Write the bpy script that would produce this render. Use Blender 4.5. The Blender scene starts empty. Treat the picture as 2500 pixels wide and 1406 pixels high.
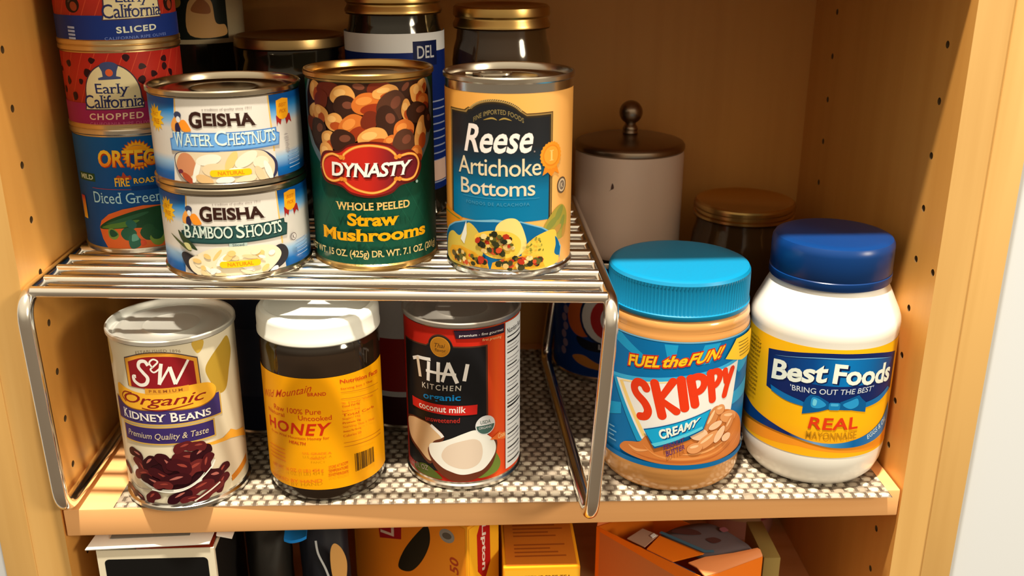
import bpy, bmesh, math, random
from mathutils import Vector, Matrix
from mathutils.geometry import tessellate_polygon

# ------------------------------------------------------------------ camera, world, light, exposure
S = bpy.context.scene
COL = S.collection
PI = math.pi

f_px, pitch, yaw, roll = 2406.9, 0.3463, -0.0466, 0.0011
cp, sp, cw, sw = math.cos(pitch), math.sin(pitch), math.cos(yaw), math.sin(yaw)
Fv = Vector((-sw * cp, cw * cp, -sp)); Rv = Vector((cw, sw, 0)); Uv = Rv.cross(Fv)
R2 = math.cos(roll) * Rv + math.sin(roll) * Uv
U2 = -math.sin(roll) * Rv + math.cos(roll) * Uv
cam = bpy.data.cameras.new('camera')
cam.sensor_fit = 'HORIZONTAL'; cam.sensor_width = 36.0; cam.lens = 36.0 * f_px / 2500.0
cam.clip_start = 0.02; cam.clip_end = 50
cam.dof.use_dof = True; cam.dof.focus_distance = 0.60; cam.dof.aperture_fstop = 9.0
camo = bpy.data.objects.new('camera', cam); COL.objects.link(camo)
M4 = Matrix((R2, U2, -Fv)).transposed().to_4x4(); M4.translation = (-0.0026, -0.5333, 0.3316)
camo.matrix_world = M4
S.camera = camo

S.view_settings.view_transform = 'Standard'; S.view_settings.look = 'None'
S.view_settings.gamma = 1.0; S.view_settings.use_curve_mapping = False
S.view_settings.exposure = 0.0

W = bpy.data.worlds.new('room_light'); S.world = W; W.use_nodes = True
nt = W.node_tree; nt.nodes.clear()
wo = nt.nodes.new('ShaderNodeOutputWorld'); wb = nt.nodes.new('ShaderNodeBackground')
tc = nt.nodes.new('ShaderNodeTexCoord'); sx = nt.nodes.new('ShaderNodeSeparateXYZ'); rp = nt.nodes.new('ShaderNodeValToRGB')
mp = nt.nodes.new('ShaderNodeMapRange'); mp.inputs[1].default_value = -1; mp.inputs[2].default_value = 1
nt.links.new(tc.outputs['Generated'], sx.inputs[0]); nt.links.new(sx.outputs['Z'], mp.inputs[0])
nt.links.new(mp.outputs[0], rp.inputs[0]); nt.links.new(rp.outputs[0], wb.inputs[0]); nt.links.new(wb.outputs[0], wo.inputs[0])
cr = rp.color_ramp
cr.elements[0].position = 0.0; cr.elements[0].color = (0.16, 0.10, 0.055, 1)
cr.elements[1].position = 1.0; cr.elements[1].color = (1.0, 0.83, 0.58, 1)
e = cr.elements.new(0.48); e.color = (0.26, 0.195, 0.125, 1)
e = cr.elements.new(0.70); e.color = (0.84, 0.68, 0.46, 1)
wb.inputs[1].default_value = 1.05

def area(name, loc, target, size, power, color, shape='DISK'):
    L = bpy.data.lights.new(name, 'AREA'); L.shape = shape; L.size = size; L.energy = power; L.color = color
    o = bpy.data.objects.new(name, L); COL.objects.link(o); o.location = loc
    o.rotation_euler = (Vector(target) - Vector(loc)).to_track_quat('-Z', 'Y').to_euler()
    return o
# recessed ceiling lamp just in front of the cupboard, and the room's other lamp further right
area('ceiling_lamp', (-0.05, -0.390, 2.20), (-0.02, 0.02, 0.0), 0.10, 128.0, (1.0, 0.87, 0.66))
area('room_lamp', (1.55, -1.15, 0.78), (0.0, 0.0, 0.08), 0.45, 21.0, (1.0, 0.84, 0.60))

# ------------------------------------------------------------------ helpers
def lin(c):
    c = c / 255.0
    return c / 12.92 if c <= 0.04045 else ((c + 0.055) / 1.055) ** 2.4
ILL = (1.05, 0.88, 0.67)
def ph(r, g, b, k=1.0):
    return tuple(max(0.002, min(0.88, lin(c) / i * k)) for c, i in zip((r, g, b), ILL)) + (1,)
_m = {}
def mat(color, rough=0.38, metal=0.0, coat=0.0, spec=0.32, name=None, trans=0.0, sss=0.0):
    key = (tuple(round(c, 4) for c in color), rough, metal, coat, spec, trans, sss)
    if key in _m: return _m[key]
    m = bpy.data.materials.new(name or 'print'); m.use_nodes = True
    b = m.node_tree.nodes['Principled BSDF']
    b.inputs['Base Color'].default_value = color; b.inputs['Roughness'].default_value = rough
    b.inputs['Metallic'].default_value = metal; b.inputs['Coat Weight'].default_value = coat
    b.inputs['Specular IOR Level'].default_value = spec
    b.inputs['Transmission Weight'].default_value = trans
    if coat: b.inputs['Coat Roughness'].default_value = 0.06
    if sss:
        b.inputs['Subsurface Weight'].default_value = sss; b.inputs['Subsurface Radius'].default_value = (0.006, 0.005, 0.004)
    _m[key] = m
    return m
def ink(r, g, b, rough=0.40): return mat(ph(r, g, b), rough, spec=0.16)

def wood(name, axis, base, dark, sc=1.0, rough=0.5):
    m = bpy.data.materials.new(name); m.use_nodes = True; n = m.node_tree; b = n.nodes['Principled BSDF']
    t = n.nodes.new('ShaderNodeTexCoord'); mp = n.nodes.new('ShaderNodeMapping')
    s = [60 * sc, 60 * sc, 60 * sc]; s['xyz'.index(axis)] = 2.2 * sc; mp.inputs['Scale'].default_value = s
    no = n.nodes.new('ShaderNodeTexNoise'); no.inputs['Scale'].default_value = 1.0; no.inputs['Detail'].default_value = 5
    no2 = n.nodes.new('ShaderNodeTexNoise'); no2.inputs['Scale'].default_value = 5.0; no2.inputs['Detail'].default_value = 2
    mx = n.nodes.new('ShaderNodeMath'); mx.operation = 'MULTIPLY_ADD'; mx.inputs[1].default_value = 0.35; 
    r = n.nodes.new('ShaderNodeValToRGB')
    r.color_ramp.elements[0].position = 0.35; r.color_ramp.elements[0].color = dark
    r.color_ramp.elements[1].position = 0.75; r.color_ramp.elements[1].color = base
    n.links.new(t.outputs['Object'], mp.inputs[0]); n.links.new(mp.outputs[0], no.inputs[0]); n.links.new(t.outputs['Object'], no2.inputs[0])
    n.links.new(no2.outputs[0], mx.inputs[0]); n.links.new(no.outputs[0], mx.inputs[2])
    n.links.new(mx.outputs[0], r.inputs[0]); n.links.new(r.outputs[0], b.inputs['Base Color'])
    b.inputs['Roughness'].default_value = rough
    return m
def ramp(name, stops, rough=0.36, axis=1):
    """colour ramp along the label's height (v in mm) or round it (u in mm)"""
    m = bpy.data.materials.new(name); m.use_nodes = True; n = m.node_tree; b = n.nodes['Principled BSDF']; b.inputs['Specular IOR Level'].default_value = 0.18
    uv = n.nodes.new('ShaderNodeUVMap'); sx = n.nodes.new('ShaderNodeSeparateXYZ'); r = n.nodes.new('ShaderNodeValToRGB')
    ad = n.nodes.new('ShaderNodeMath'); ad.operation = 'MULTIPLY_ADD'; ad.inputs[1].default_value = 0.5; ad.inputs[2].default_value = 0.5
    n.links.new(uv.outputs[0], sx.inputs[0]); n.links.new(sx.outputs[axis], ad.inputs[0]); n.links.new(ad.outputs[0], r.inputs[0])
    n.links.new(r.outputs[0], b.inputs['Base Color']); b.inputs['Roughness'].default_value = rough
    els = r.color_ramp.elements
    while len(els) > 1: els.remove(els[-1])
    for i, (p, c) in enumerate(stops):
        q = p / 200.0 + 0.5
        el = els[0] if i == 0 else els.new(q)
        el.position = q; el.color = c
    return m

def tag(o, label=None, cat=None, group=None, kind=None):
    if label: o['label'] = label
    if cat: o['category'] = cat
    if group: o['group'] = group
    if kind: o['kind'] = kind
    return o
def thing(name, label, cat, loc=(0, 0, 0), rz=0, group=None):
    o = bpy.data.objects.new(name, None); COL.objects.link(o); o.location = loc; o.rotation_euler = (0, 0, rz)
    o.empty_display_size = 0.01
    return tag(o, label, cat, group)
def link(name, me, parent=None, label=None):
    o = bpy.data.objects.new(name, me); COL.objects.link(o)
    if parent: o.parent = parent
    if label: o['label'] = label
    return o
def bm_obj(name, bm, material, parent=None, smooth=None, label=None):
    me = bpy.data.meshes.new(name); bmesh.ops.recalc_face_normals(bm, faces=bm.faces[:]); bm.to_mesh(me); bm.free()
    for m in (material if isinstance(material, (list, tuple)) else [material]): me.materials.append(m)
    if smooth is not None:
        for p in me.polygons: p.use_smooth = True
        me.set_sharp_from_angle(angle=math.radians(smooth))
    return link(name, me, parent, label)
def lathe(name, prof, material, parent, segs=112, loc=(0, 0, 0), angle=34, label=None, ribs=None):
    """turn a (radius, height) outline about the z axis; ribs = (count, depth, zlo, zhi) flutes"""
    bm = bmesh.new(); rings = []
    for r, z in prof:
        if r < 1e-6: rings.append([bm.verts.new((0, 0, z))]); continue
        ring = []
        for i in range(segs):
            a = 2 * PI * i / segs; rr = r
            if ribs and ribs[2] <= z <= ribs[3]: rr = r - (ribs[1] if i % 2 else 0)
            ring.append(bm.verts.new((rr * math.cos(a), rr * math.sin(a), z)))
        rings.append(ring)
    for A, B in zip(rings, rings[1:]):
        for i in range(segs):
            j = (i + 1) % segs
            if len(A) == 1 and len(B) == 1: continue
            if len(A) == 1: bm.faces.new((A[0], B[i], B[j]))
            elif len(B) == 1: bm.faces.new((A[i], B[0], A[j]))
            else: bm.faces.new((A[i], B[i], B[j], A[j]))
    o = bm_obj(name, bm, material, parent, angle, label); o.location = loc
    return o
def box_bm(bm, lo, hi, bev=0.0):
    vs = [bm.verts.new((x, y, z)) for x in (lo[0], hi[0]) for y in (lo[1], hi[1]) for z in (lo[2], hi[2])]
    fs = [bm.faces.new([vs[i] for i in q]) for q in ((0, 1, 3, 2), (4, 6, 7, 5), (0, 4, 5, 1), (2, 3, 7, 6), (0, 2, 6, 4), (1, 5, 7, 3))]
    if bev:
        es = list({e for f in fs for e in f.edges})
        bmesh.ops.bevel(bm, geom=es, offset=bev, segments=2, affect='EDGES', profile=0.6)
    return bm
def box(name, lo, hi, material, parent=None, bev=0.0, label=None):
    return bm_obj(name, box_bm(bmesh.new(), lo, hi, bev), material, parent, 40 if bev else None, label)
def round_path(pts, rad, n=7):
    out = [Vector(pts[0])]
    for a, b, c in zip(pts, pts[1:], pts[2:]):
        a, b, c = Vector(a), Vector(b), Vector(c)
        d1 = (a - b).normalized(); d2 = (c - b).normalized()
        r = min(rad, (a - b).length * 0.49, (c - b).length * 0.49)
        p, q = b + d1 * r, b + d2 * r
        for k in range(n + 1):
            t = k / n; out.append(p * (1 - t) ** 2 + b * 2 * t * (1 - t) + q * t * t)
    out.append(Vector(pts[-1]))
    return out
def tube(name, path, r, material, parent, closed=False, segs=16, label=None):
    bm = bmesh.new(); P = [Vector(p) for p in path]; n = len(P); rings = []; prev = None
    for i in range(n):
        if closed: t = (P[(i + 1) % n] - P[i - 1]).normalized()
        else: t = (P[min(i + 1, n - 1)] - P[max(i - 1, 0)]).normalized()
        if prev is None:
            u = t.cross(Vector((0, 0, 1)) if abs(t.z) < 0.9 else Vector((1, 0, 0))).normalized()
        else: u = (prev - t * prev.dot(t)).normalized()
        prev = u; w = t.cross(u)
        rings.append([bm.verts.new(P[i] + r * (math.cos(2 * PI * k / segs) * u + math.sin(2 * PI * k / segs) * w)) for k in range(segs)])
    for i in range(n if closed else n - 1):
        A, B = rings[i], rings[(i + 1) % n]
        off = 0
        if closed and i == n - 1:
            off = min(range(segs), key=lambda k: (A[0].co - B[k].co).length)
        for k in range(segs):
            bm.faces.new((A[k], A[(k + 1) % segs], B[(k + 1 + off) % segs], B[(k + off) % segs]))
    if not closed:
        bm.faces.new(rings[0]); bm.faces.new(rings[-1])
    return bm_obj(name, bm, material, parent, 50, label)

# ------------------------------------------------------------------ printed labels: shapes in millimetres (u round the tin, v up it)
_tx = {}
def glyphs(s, bold=0.0, shear=0.0, spc=1.0, serif=0.0):
    key = (s, bold, shear, spc, serif)
    if key in _tx: return _tx[key]
    cu = bpy.data.curves.new('txt', 'FONT'); cu.body = s; cu.size = 1.0; cu.offset = bold; cu.space_character = spc
    cu.resolution_u = 3; cu.fill_mode = 'FRONT'
    ob = bpy.data.objects.new('txt', cu); me = bpy.data.meshes.new_from_object(ob)
    V = [(v.co.x, v.co.y) for v in me.vertices]; Fc = [tuple(p.vertices) for p in me.polygons]; nmain = len(Fc)
    if serif:
        cnt = {}
        for f in Fc:
            for a, b in zip(f, f[1:] + f[:1]):
                k = (min(a, b), max(a, b)); cnt[k] = cnt.get(k, 0) + 1
        ys = [y for _, y in V]; lo, hi = min(ys), max(ys)
        for (a, b), c in list(cnt.items()):
            if c != 1: continue
            (x0, y0), (x1, y1) = V[a], V[b]
            if abs(y1 - y0) > 0.004: continue
            L = abs(x1 - x0)
            if not 0.045 < L < 0.24: continue
            xa, xb = min(x0, x1) - serif * 2.3, max(x0, x1) + serif * 2.3
            third = [V[i] for f in Fc if a in f and b in f for i in f if i not in (a, b)]
            up = third and third[0][1] > y0
            h = serif * 1.4; n0 = len(V)
            ya, yb = (y0, y0 + h) if up else (y0 - h, y0)
            V += [(xa, ya), (xb, ya), (xb, yb), (xa, yb)]; Fc.append((n0, n0 + 1, n0 + 2, n0 + 3))
    if shear: V = [(x + shear * y, y) for x, y in V]
    x0 = min(x for x, _ in V); x1 = max(x for x, _ in V); y0 = min(y for _, y in V); y1 = max(y for _, y in V)
    V = [((x - x0) / (x1 - x0), (y - y0) / (y1 - y0)) for x, y in V]
    bpy.data.objects.remove(ob); bpy.data.curves.remove(cu); bpy.data.meshes.remove(me)
    _tx[key] = (V, Fc, nmain)
    return V, Fc, nmain

def ell(cx, cy, rx, ry=None, rot=0, n=28, a0=0, a1=360):
    ry = rx if ry is None else ry; c, s = math.cos(math.radians(rot)), math.sin(math.radians(rot)); out = []
    m = n if a1 - a0 >= 360 else n + 1
    for i in range(m):
        a = math.radians(a0 + (a1 - a0) * i / n); x, y = rx * math.cos(a), ry * math.sin(a)
        out.append((cx + x * c - y * s, cy + x * s + y * c))
    return out
def rect(u0, v0, u1, v1): return [(u0, v0), (u1, v0), (u1, v1), (u0, v1)]
def rrect(u0, v0, u1, v1, r, n=5):
    out = []
    for cx, cy, a in ((u1 - r, v1 - r, 0), (u0 + r, v1 - r, 90), (u0 + r, v0 + r, 180), (u1 - r, v0 + r, 270)):
        out += [(cx + r * math.cos(math.radians(a + 90 * i / n)), cy + r * math.sin(math.radians(a + 90 * i / n))) for i in range(n + 1)]
    return out
def blob(pts, n=6):
    out = []; N = len(pts)
    for i in range(N):
        p0, p1, p2, p3 = pts[i - 1], pts[i], pts[(i + 1) % N], pts[(i + 2) % N]
        for k in range(n):
            t = k / n
            out.append(tuple(0.5 * (2 * p1[d] + (p2[d] - p0[d]) * t + (2 * p0[d] - 5 * p1[d] + 4 * p2[d] - p3[d]) * t * t + (3 * p1[d] - p0[d] - 3 * p2[d] + p3[d]) * t ** 3) for d in (0, 1)))
    return out
def curve(pts, n=8):
    out = []; N = len(pts)
    for i in range(N - 1):
        p0, p1, p2, p3 = pts[max(i - 1, 0)], pts[i], pts[i + 1], pts[min(i + 2, N - 1)]
        for k in range(n):
            t = k / n
            out.append(tuple(0.5 * (2 * p1[d] + (p2[d] - p0[d]) * t + (2 * p0[d] - 5 * p1[d] + 4 * p2[d] - p3[d]) * t * t + (3 * p1[d] - p0[d] - 3 * p2[d] + p3[d]) * t ** 3) for d in (0, 1)))
    return out + [tuple(pts[-1])]
def star(cx, cy, r1, r2, n, sx=1.0, sy=1.0):
    return [(cx + sx * (r1 if i % 2 else r2) * math.sin(PI * i / n), cy + sy * (r1 if i % 2 else r2) * math.cos(PI * i / n)) for i in range(2 * n)]

class Art:
    """a printed sheet; round a tin of radius rad (metres) or flat when rad is None"""
    def __init__(self, rad=None, step=2.2, lift=0.000016):
        self.rad = rad; self.lift = lift; self.lvl = 0
        self.V = []; self.N = []; self.F = []; self.MI = []; self.UV = []; self.mats = []
        if rad:
            self.nseg = max(48, int(2 * PI * rad * 1000 / step)); self.step = 2 * PI * rad * 1000 / self.nseg
    def _mi(self, m):
        if m not in self.mats: self.mats.append(m)
        return self.mats.index(m)
    def _pos(self, u, v, k, off):
        if self.rad is None: return (u / 1000, -off, v / 1000), (0, -1, 0)
        R = self.rad + off; a0 = k * self.step / (self.rad * 1000); a1 = (k + 1) * self.step / (self.rad * 1000)
        t = u / self.step - k; a = u / (self.rad * 1000)
        x = R * (math.sin(a0) * (1 - t) + math.sin(a1) * t); y = -R * (math.cos(a0) * (1 - t) + math.cos(a1) * t)
        return (x, y, v / 1000), (math.sin(a), -math.cos(a), 0)
    def _face(self, pts, k, off, mi):
        n0 = len(self.V)
        for u, v in pts:
            p, nn = self._pos(u, v, k, off); self.V.append(p); self.N.append(nn); self.UV.append((u / 100, v / 100))
        self.F.append(tuple(range(n0, n0 + len(pts)))); self.MI.append(mi)
    def faces(self, V, Fc, m, lvl=None):
        if lvl is None: self.lvl += 1; lvl = self.lvl
        off = self.lift * lvl; mi = self._mi(m)
        for f in Fc:
            P = [V[i] for i in f]
            a = sum(p[0] * q[1] - q[0] * p[1] for p, q in zip(P, P[1:] + P[:1]))
            if abs(a) < 1e-7: continue
            if a < 0: P = P[::-1]
            if self.rad is None: self._face(P, 0, off, mi); continue
            k0 = math.floor(min(p[0] for p in P) / self.step + 1e-9); k1 = math.floor(max(p[0] for p in P) / self.step - 1e-9)
            for k in range(k0, k1 + 1):
                Q = P
                for lim, sgn in ((k * self.step, 1), ((k + 1) * self.step, -1)):
                    out = []
                    for p, q in zip(Q, Q[1:] + Q[:1]):
                        dp, dq = sgn * (p[0] - lim), sgn * (q[0] - lim)
                        if dp >= 0: out.append(p)
                        if (dp > 0 and dq < 0) or (dp < 0 and dq > 0):
                            t = dp / (dp - dq); out.append((p[0] + t * (q[0] - p[0]), p[1] + t * (q[1] - p[1])))
                    Q = out
                    if len(Q) < 3: break
                if len(Q) >= 3: self._face(Q, k, off, mi)
    def poly(self, loop, m, holes=(), lvl=None):
        loops = [loop] + list(holes); flat = [p for l in loops for p in l]
        tri = tessellate_polygon([[Vector((x, y, 0)) for x, y in l] for l in loops])
        self.faces(flat, tri, m, lvl)
    def multi(self, loops, m):
        self.lvl += 1
        for l in loops: self.poly(l, m, lvl=self.lvl)
    def line(self, pts, w, m, lvl=None, taper=False):
        V = []; Fc = []; n = len(pts)
        for i, p in enumerate(pts):
            a, b = pts[max(i - 1, 0)], pts[min(i + 1, n - 1)]; dx, dy = b[0] - a[0], b[1] - a[1]; L = math.hypot(dx, dy) or 1
            ww = w * (math.sin(PI * (i + 0.15) / (n - 0.7)) if taper else 1) / 2
            V += [(p[0] - dy / L * ww, p[1] + dx / L * ww), (p[0] + dy / L * ww, p[1] - dx / L * ww)]
        for i in range(n - 1): Fc.append((2 * i, 2 * i + 1, 2 * i + 3, 2 * i + 2))
        self.faces(V, Fc, m, lvl)
    def text(self, s, q, m, bold=0.0, shear=0.0, spc=1.0, serif=0.0, arc=0.0, lvl=None):
        """q: (u0, v0, u1, v1) or corners [top-left, bottom-left, top-right, bottom-right]"""
        V, Fc, nm = glyphs(s, bold, shear, spc, serif)
        if len(q) == 4 and not isinstance(q[0], tuple): q = [(q[0], q[3]), (q[0], q[1]), (q[2], q[3]), (q[2], q[1])]
        tl, bl, tr, br = q; out = []
        for x, y in V:
            p = [(bl[d] * (1 - x) + br[d] * x) * (1 - y) + (tl[d] * (1 - x) + tr[d] * x) * y for d in (0, 1)]
            p[1] += arc * (1 - (2 * x - 1) ** 2); out.append(tuple(p))
        if lvl is None: self.lvl += 1; lvl = self.lvl
        self.faces(out, Fc[:nm], m, lvl)
        if nm < len(Fc): self.faces(out, Fc[nm:], m, lvl + 0.4)
    def build(self, name, parent, loc=(0, 0, 0), rot=None, label=None):
        me = bpy.data.meshes.new(name); me.from_pydata(self.V, [], self.F)
        for m in self.mats: me.materials.append(m)
        me.polygons.foreach_set('material_index', self.MI)
        uv = me.uv_layers.new(name='UVMap')
        idx = [0] * len(me.loops); me.loops.foreach_get('vertex_index', idx)
        uv.data.foreach_set('uv', [c for i in idx for c in self.UV[i]])
        me.polygons.foreach_set('use_smooth', [True] * len(self.F))
        me.update()
        me.normals_split_custom_set_from_vertices(self.N)
        o = link(name, me, parent, label); o.location = loc
        if rot: o.rotation_euler = rot
        return o
def full(a, v0, v1, m):
    h = PI * a.rad * 1000; a.poly(rect(-h + 0.001, v0, h - 0.001, v1), m)

# ------------------------------------------------------------------ shared materials
STEEL = mat((0.66, 0.62, 0.55, 1), 0.24, 1.0, name='tin_steel')
STEEL_COOL = mat((0.72, 0.73, 0.72, 1), 0.20, 1.0, name='tin_bright')
GOLD = mat((0.72, 0.47, 0.17, 1), 0.28, 1.0, name='tin_gold_tint')  # gold tint painted in for the brown surroundings the mushroom tin reflects
CHROME = mat((0.90, 0.89, 0.86, 1), 0.16, 1.0, name='chrome')
LID_BRIGHT = mat((0.82, 0.84, 0.83, 1), 0.46, 0.9, name='tin_lid_bright')
MAPLE_Z = wood('maple_upright', 'z', ph(218, 164, 90), ph(198, 142, 70))
MAPLE_X = wood('maple_across', 'x', ph(246, 174, 104), ph(230, 154, 84))
MAPLE_DK = wood('maple_inside', 'z', ph(222, 150, 66), ph(212, 139, 57))
WHITE = ink(232, 218, 196)

# ------------------------------------------------------------------ setting: walls, cupboard, shelf, liner
XL, XR, YB = -0.2542, 0.2708, 0.2516
ZT, ZB = 0.336, -0.160
wall_m = mat(ph(220, 213, 203), 0.6, name='wall_paint')
for nm, x0, x1 in (('wall_right', 0.3112, 1.6), ('wall_left', -1.6, -0.2938)):
    o = box(nm, (x0, 0.006, -0.9), (x1, 0.10, 1.5), wall_m); o['kind'] = 'structure'

cab = thing('pantry_cupboard', 'open maple pantry cupboard holding the two shelves of food', 'cupboard')
def side_panel(x, sgn, holes):
    """inner face with drilled shelf-pin holes; the panel is solid behind it"""
    bm = bmesh.new(); y0, y1, z0, z1 = 0.0, YB + 0.012, ZB - 0.03, ZT + 0.02
    T = 0.0205
    loops = [[(y0, z0), (y1, z0), (y1, z1), (y0, z1)]]
    for hy, hz in holes: loops.append(ell(hy, hz, 0.0022, n=14))
    tri = tessellate_polygon([[Vector((a, b, 0)) for a, b in l] for l in loops]); flat = [p for l in loops for p in l]
    vs = [bm.verts.new((x, a, b)) for a, b in flat]
    for t in tri:
        try: bm.faces.new([vs[i] for i in t])
        except ValueError: pass
    k = 4
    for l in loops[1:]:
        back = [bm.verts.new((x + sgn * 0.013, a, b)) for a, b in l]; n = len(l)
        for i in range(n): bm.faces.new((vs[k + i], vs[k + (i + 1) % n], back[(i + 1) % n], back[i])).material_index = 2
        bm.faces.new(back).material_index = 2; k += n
    o4 = vs[:4]; b4 = [bm.verts.new((x + sgn * T, a, b)) for a, b in loops[0]]
    for i in range(4): bm.faces.new((o4[i], o4[(i + 1) % 4], b4[(i + 1) % 4], b4[i]))
    bm.faces.new(b4)
    bmesh.ops.recalc_face_normals(bm, faces=bm.faces[:])
    for f in bm.faces:
        if f.normal.y < -0.9 and f.calc_center_median().y < 0.001: f.material_index = 1
    return bm_obj('side_panel', bm, [MAPLE_DK, MAPLE_Z, mat((0.12, 0.068, 0.028, 1), 0.8, name='hole_shade')], cab)  # hole insides coloured dark, painting in the shade of the recess
hl = [(0.0276, 0.1752 + 0.032 * k) for k in range(-10, 6)] + [(0.2049, 0.1752 + 0.032 * k) for k in range(-10, 6)]
hr = [(0.0276, 0.1439 + 0.032 * k) for k in range(-9, 7)] + [(0.2049, 0.1488 + 0.032 * k) for k in range(-9, 7)] + [(0.0045, 0.1430)]
hl = [h for h in hl if not -0.03 < h[1] < 0.006]; hr = [h for h in hr if not -0.03 < h[1] < 0.006]
side_panel(XL, -1, hl); side_panel(XR, 1, hr)
box('edge_strip', (XL - 0.0393, -0.001, ZB - 0.03), (XL - 0.0206, 0.02, ZT + 0.02), MAPLE_Z, cab, 0.0006)
box('edge_strip', (XR + 0.0206, -0.001, ZB - 0.03), (XR + 0.0400, 0.02, ZT + 0.02), MAPLE_Z, cab, 0.0006)
box('back_panel', (XL, YB, ZB - 0.03), (XR, YB + 0.011, ZT), MAPLE_DK, cab)
box('top_panel', (XL + 0.0002, 0.0, ZT), (XR - 0.0002, YB, ZT + 0.019), MAPLE_X, cab)
box('bottom_panel', (XL + 0.0002, 0.0, ZB - 0.019), (XR - 0.0002, YB, ZB), MAPLE_X, cab)

sh = box('cupboard_shelf', (XL + 0.0012, 0.0005, -0.0203), (XR - 0.0010, YB - 0.004, -0.0015), MAPLE_X, None, 0.0012)
tag(sh, 'maple shelf board under the woven liner, carrying the jars and the wire rack', 'shelf')

def liner():
    x0, x1 = -0.2230, 0.2612; d = 0.00105; nx = int((x1 - x0) / d); ny = 226
    V = []; MI = []; F = []
    rnd = random.Random(5); hsh = {}
    def cell(i, j):
        if (i, j) not in hsh: hsh[(i, j)] = rnd.random()
        return hsh[(i, j)]
    px, py = 0.0078, 0.0063
    for b in range(ny + 1):
        for a in range(nx + 1):
            x = x0 + a * d; fr = -0.0012 - 0.020 * (x + 0.08); y = fr + b * d
            j = math.floor(b * d / py); xx = (x - x0) / px + 0.5 * (j % 2); i = math.floor(xx); xx -= i + 0.5; yy = b * d / py - j - 0.5
            q = (xx / 0.40) ** 2 + (yy / 0.31) ** 2
            h = 0.0013 * math.sqrt(max(0, 1 - q)) if q < 1 else 0
            w2 = 0.0006 * max(0, math.cos(2 * PI * (xx + 0.5)) ) if q >= 1 else 0
            z = -0.0014 + max(h, w2)
            edge = a in (0, nx) or b in (0, ny)
            V.append((x, y, -0.00145 if edge else z))
    for b in range(ny):
        for a in range(nx):
            x = (a + 0.5) * d; yv = (b + 0.5) * d; j = math.floor(yv / py); xx = x / px + 0.5 * (j % 2); i = math.floor(xx); xx -= i + 0.5; yy = yv / py - j - 0.5
            q = (xx / 0.40) ** 2 + (yy / 0.31) ** 2; c = cell(i, j)
            if q < 1: mi = 0 if c < 0.55 else (1 if c < 0.85 else 2)
            else: mi = 3 if abs(xx) > 0.36 else (4 if cell(i, j + 991) < 0.5 else 2)
            n = nx + 1; F.append((b * n + a, b * n + a + 1, (b + 1) * n + a + 1, (b + 1) * n + a)); MI.append(mi)
    me = bpy.data.meshes.new('shelf_liner'); me.from_pydata(V, [], F)
    for c, r in ((ph(196, 176, 144), 0.5), (ph(172, 150, 120), 0.5), (ph(146, 124, 98), 0.5), (ph(92, 74, 56), 0.6), (ph(126, 106, 84), 0.55)):
        me.materials.append(mat(c, r, name='woven_yarn'))
    me.polygons.foreach_set('material_index', MI); me.polygons.foreach_set('use_smooth', [True] * len(F)); me.update()
    o = link('shelf_liner', me)
    tag(o, 'beige and brown woven liner lying on the maple shelf', 'shelf liner')
liner()

# ------------------------------------------------------------------ chrome wire rack
rack = thing('wire_rack', 'chrome wire shelf riser standing over the beans, honey and coconut milk', 'rack', (0, 0, 0))
def frame(xt, xb, yf, yk, xk, zt=0.1405, zb=0.0046):
    pts = [(xt, yf, zt), (xb, yf, zb), (xk, yk, zb), (xt, yk, zt)]
    mid = tuple((a + b) / 2 for a, b in zip(pts[0], pts[3]))
    path = round_path([mid, pts[0], pts[1], pts[2], pts[3], mid], 0.016, 8)[:-1]
    P = [path[0]]
    for p in path[1:]:
        if (p - P[-1]).length > 1e-5: P.append(p)
    tube('side_frame', P, 0.0043, CHROME, rack, closed=True, segs=20)
frame(-0.2494, -0.2470, -0.0115, 0.222, -0.2470)
frame(0.0757, 0.0675, -0.0345, 0.204, 0.0590)
for k in range(12):
    yl, yr = -0.0030 + 0.0195 * k, -0.0262 + 0.0195 * k
    if yr > 0.19: break
    tube('crossbar', [(-0.2470, yl, 0.1420), (0.0737, yr, 0.1420)], 0.0032, CHROME, rack, segs=16)
HR = 0.1453

# ------------------------------------------------------------------ tins
def tin(name, label, loc, rb, rr, H, metal=STEEL, top=None, cat='can', group=None, rz=0, rings=True):
    t = thing(name, label, cat, loc, rz, group)
    lathe('body', [(0, 0.0026), (rb - 0.004, 0.0026), (rb - 0.0022, 0.0004), (rr - 0.0005, 0), (rr, 0.0006), (rr, 0.0026), (rb + 0.0001, 0.0036), (rb, 0.0044), (rb, H - 0.0044), (rb + 0.0001, H - 0.0036)], metal, t)
    p = [(rb + 0.0001, H - 0.0036), (rr, H - 0.0028), (rr, H - 0.0007), (rr - 0.0005, H), (rr - 0.0013, H - 0.0001), (rr - 0.0018, H - 0.0009), (rr - 0.0022, H - 0.0042), (rr - 0.0040, H - 0.0046)]
    if rings: p += [(rr - 0.0060, H - 0.0036), (rr - 0.0085, H - 0.0036), (rr - 0.0100, H - 0.0044), (rr * 0.48, H - 0.0042), (rr * 0.44, H - 0.0036), (rr * 0.40, H - 0.0040)]
    p += [(0, H - 0.0040)]
    lathe('lid', p, top or metal, t)
    return t
rnd = random.Random(11)

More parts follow.
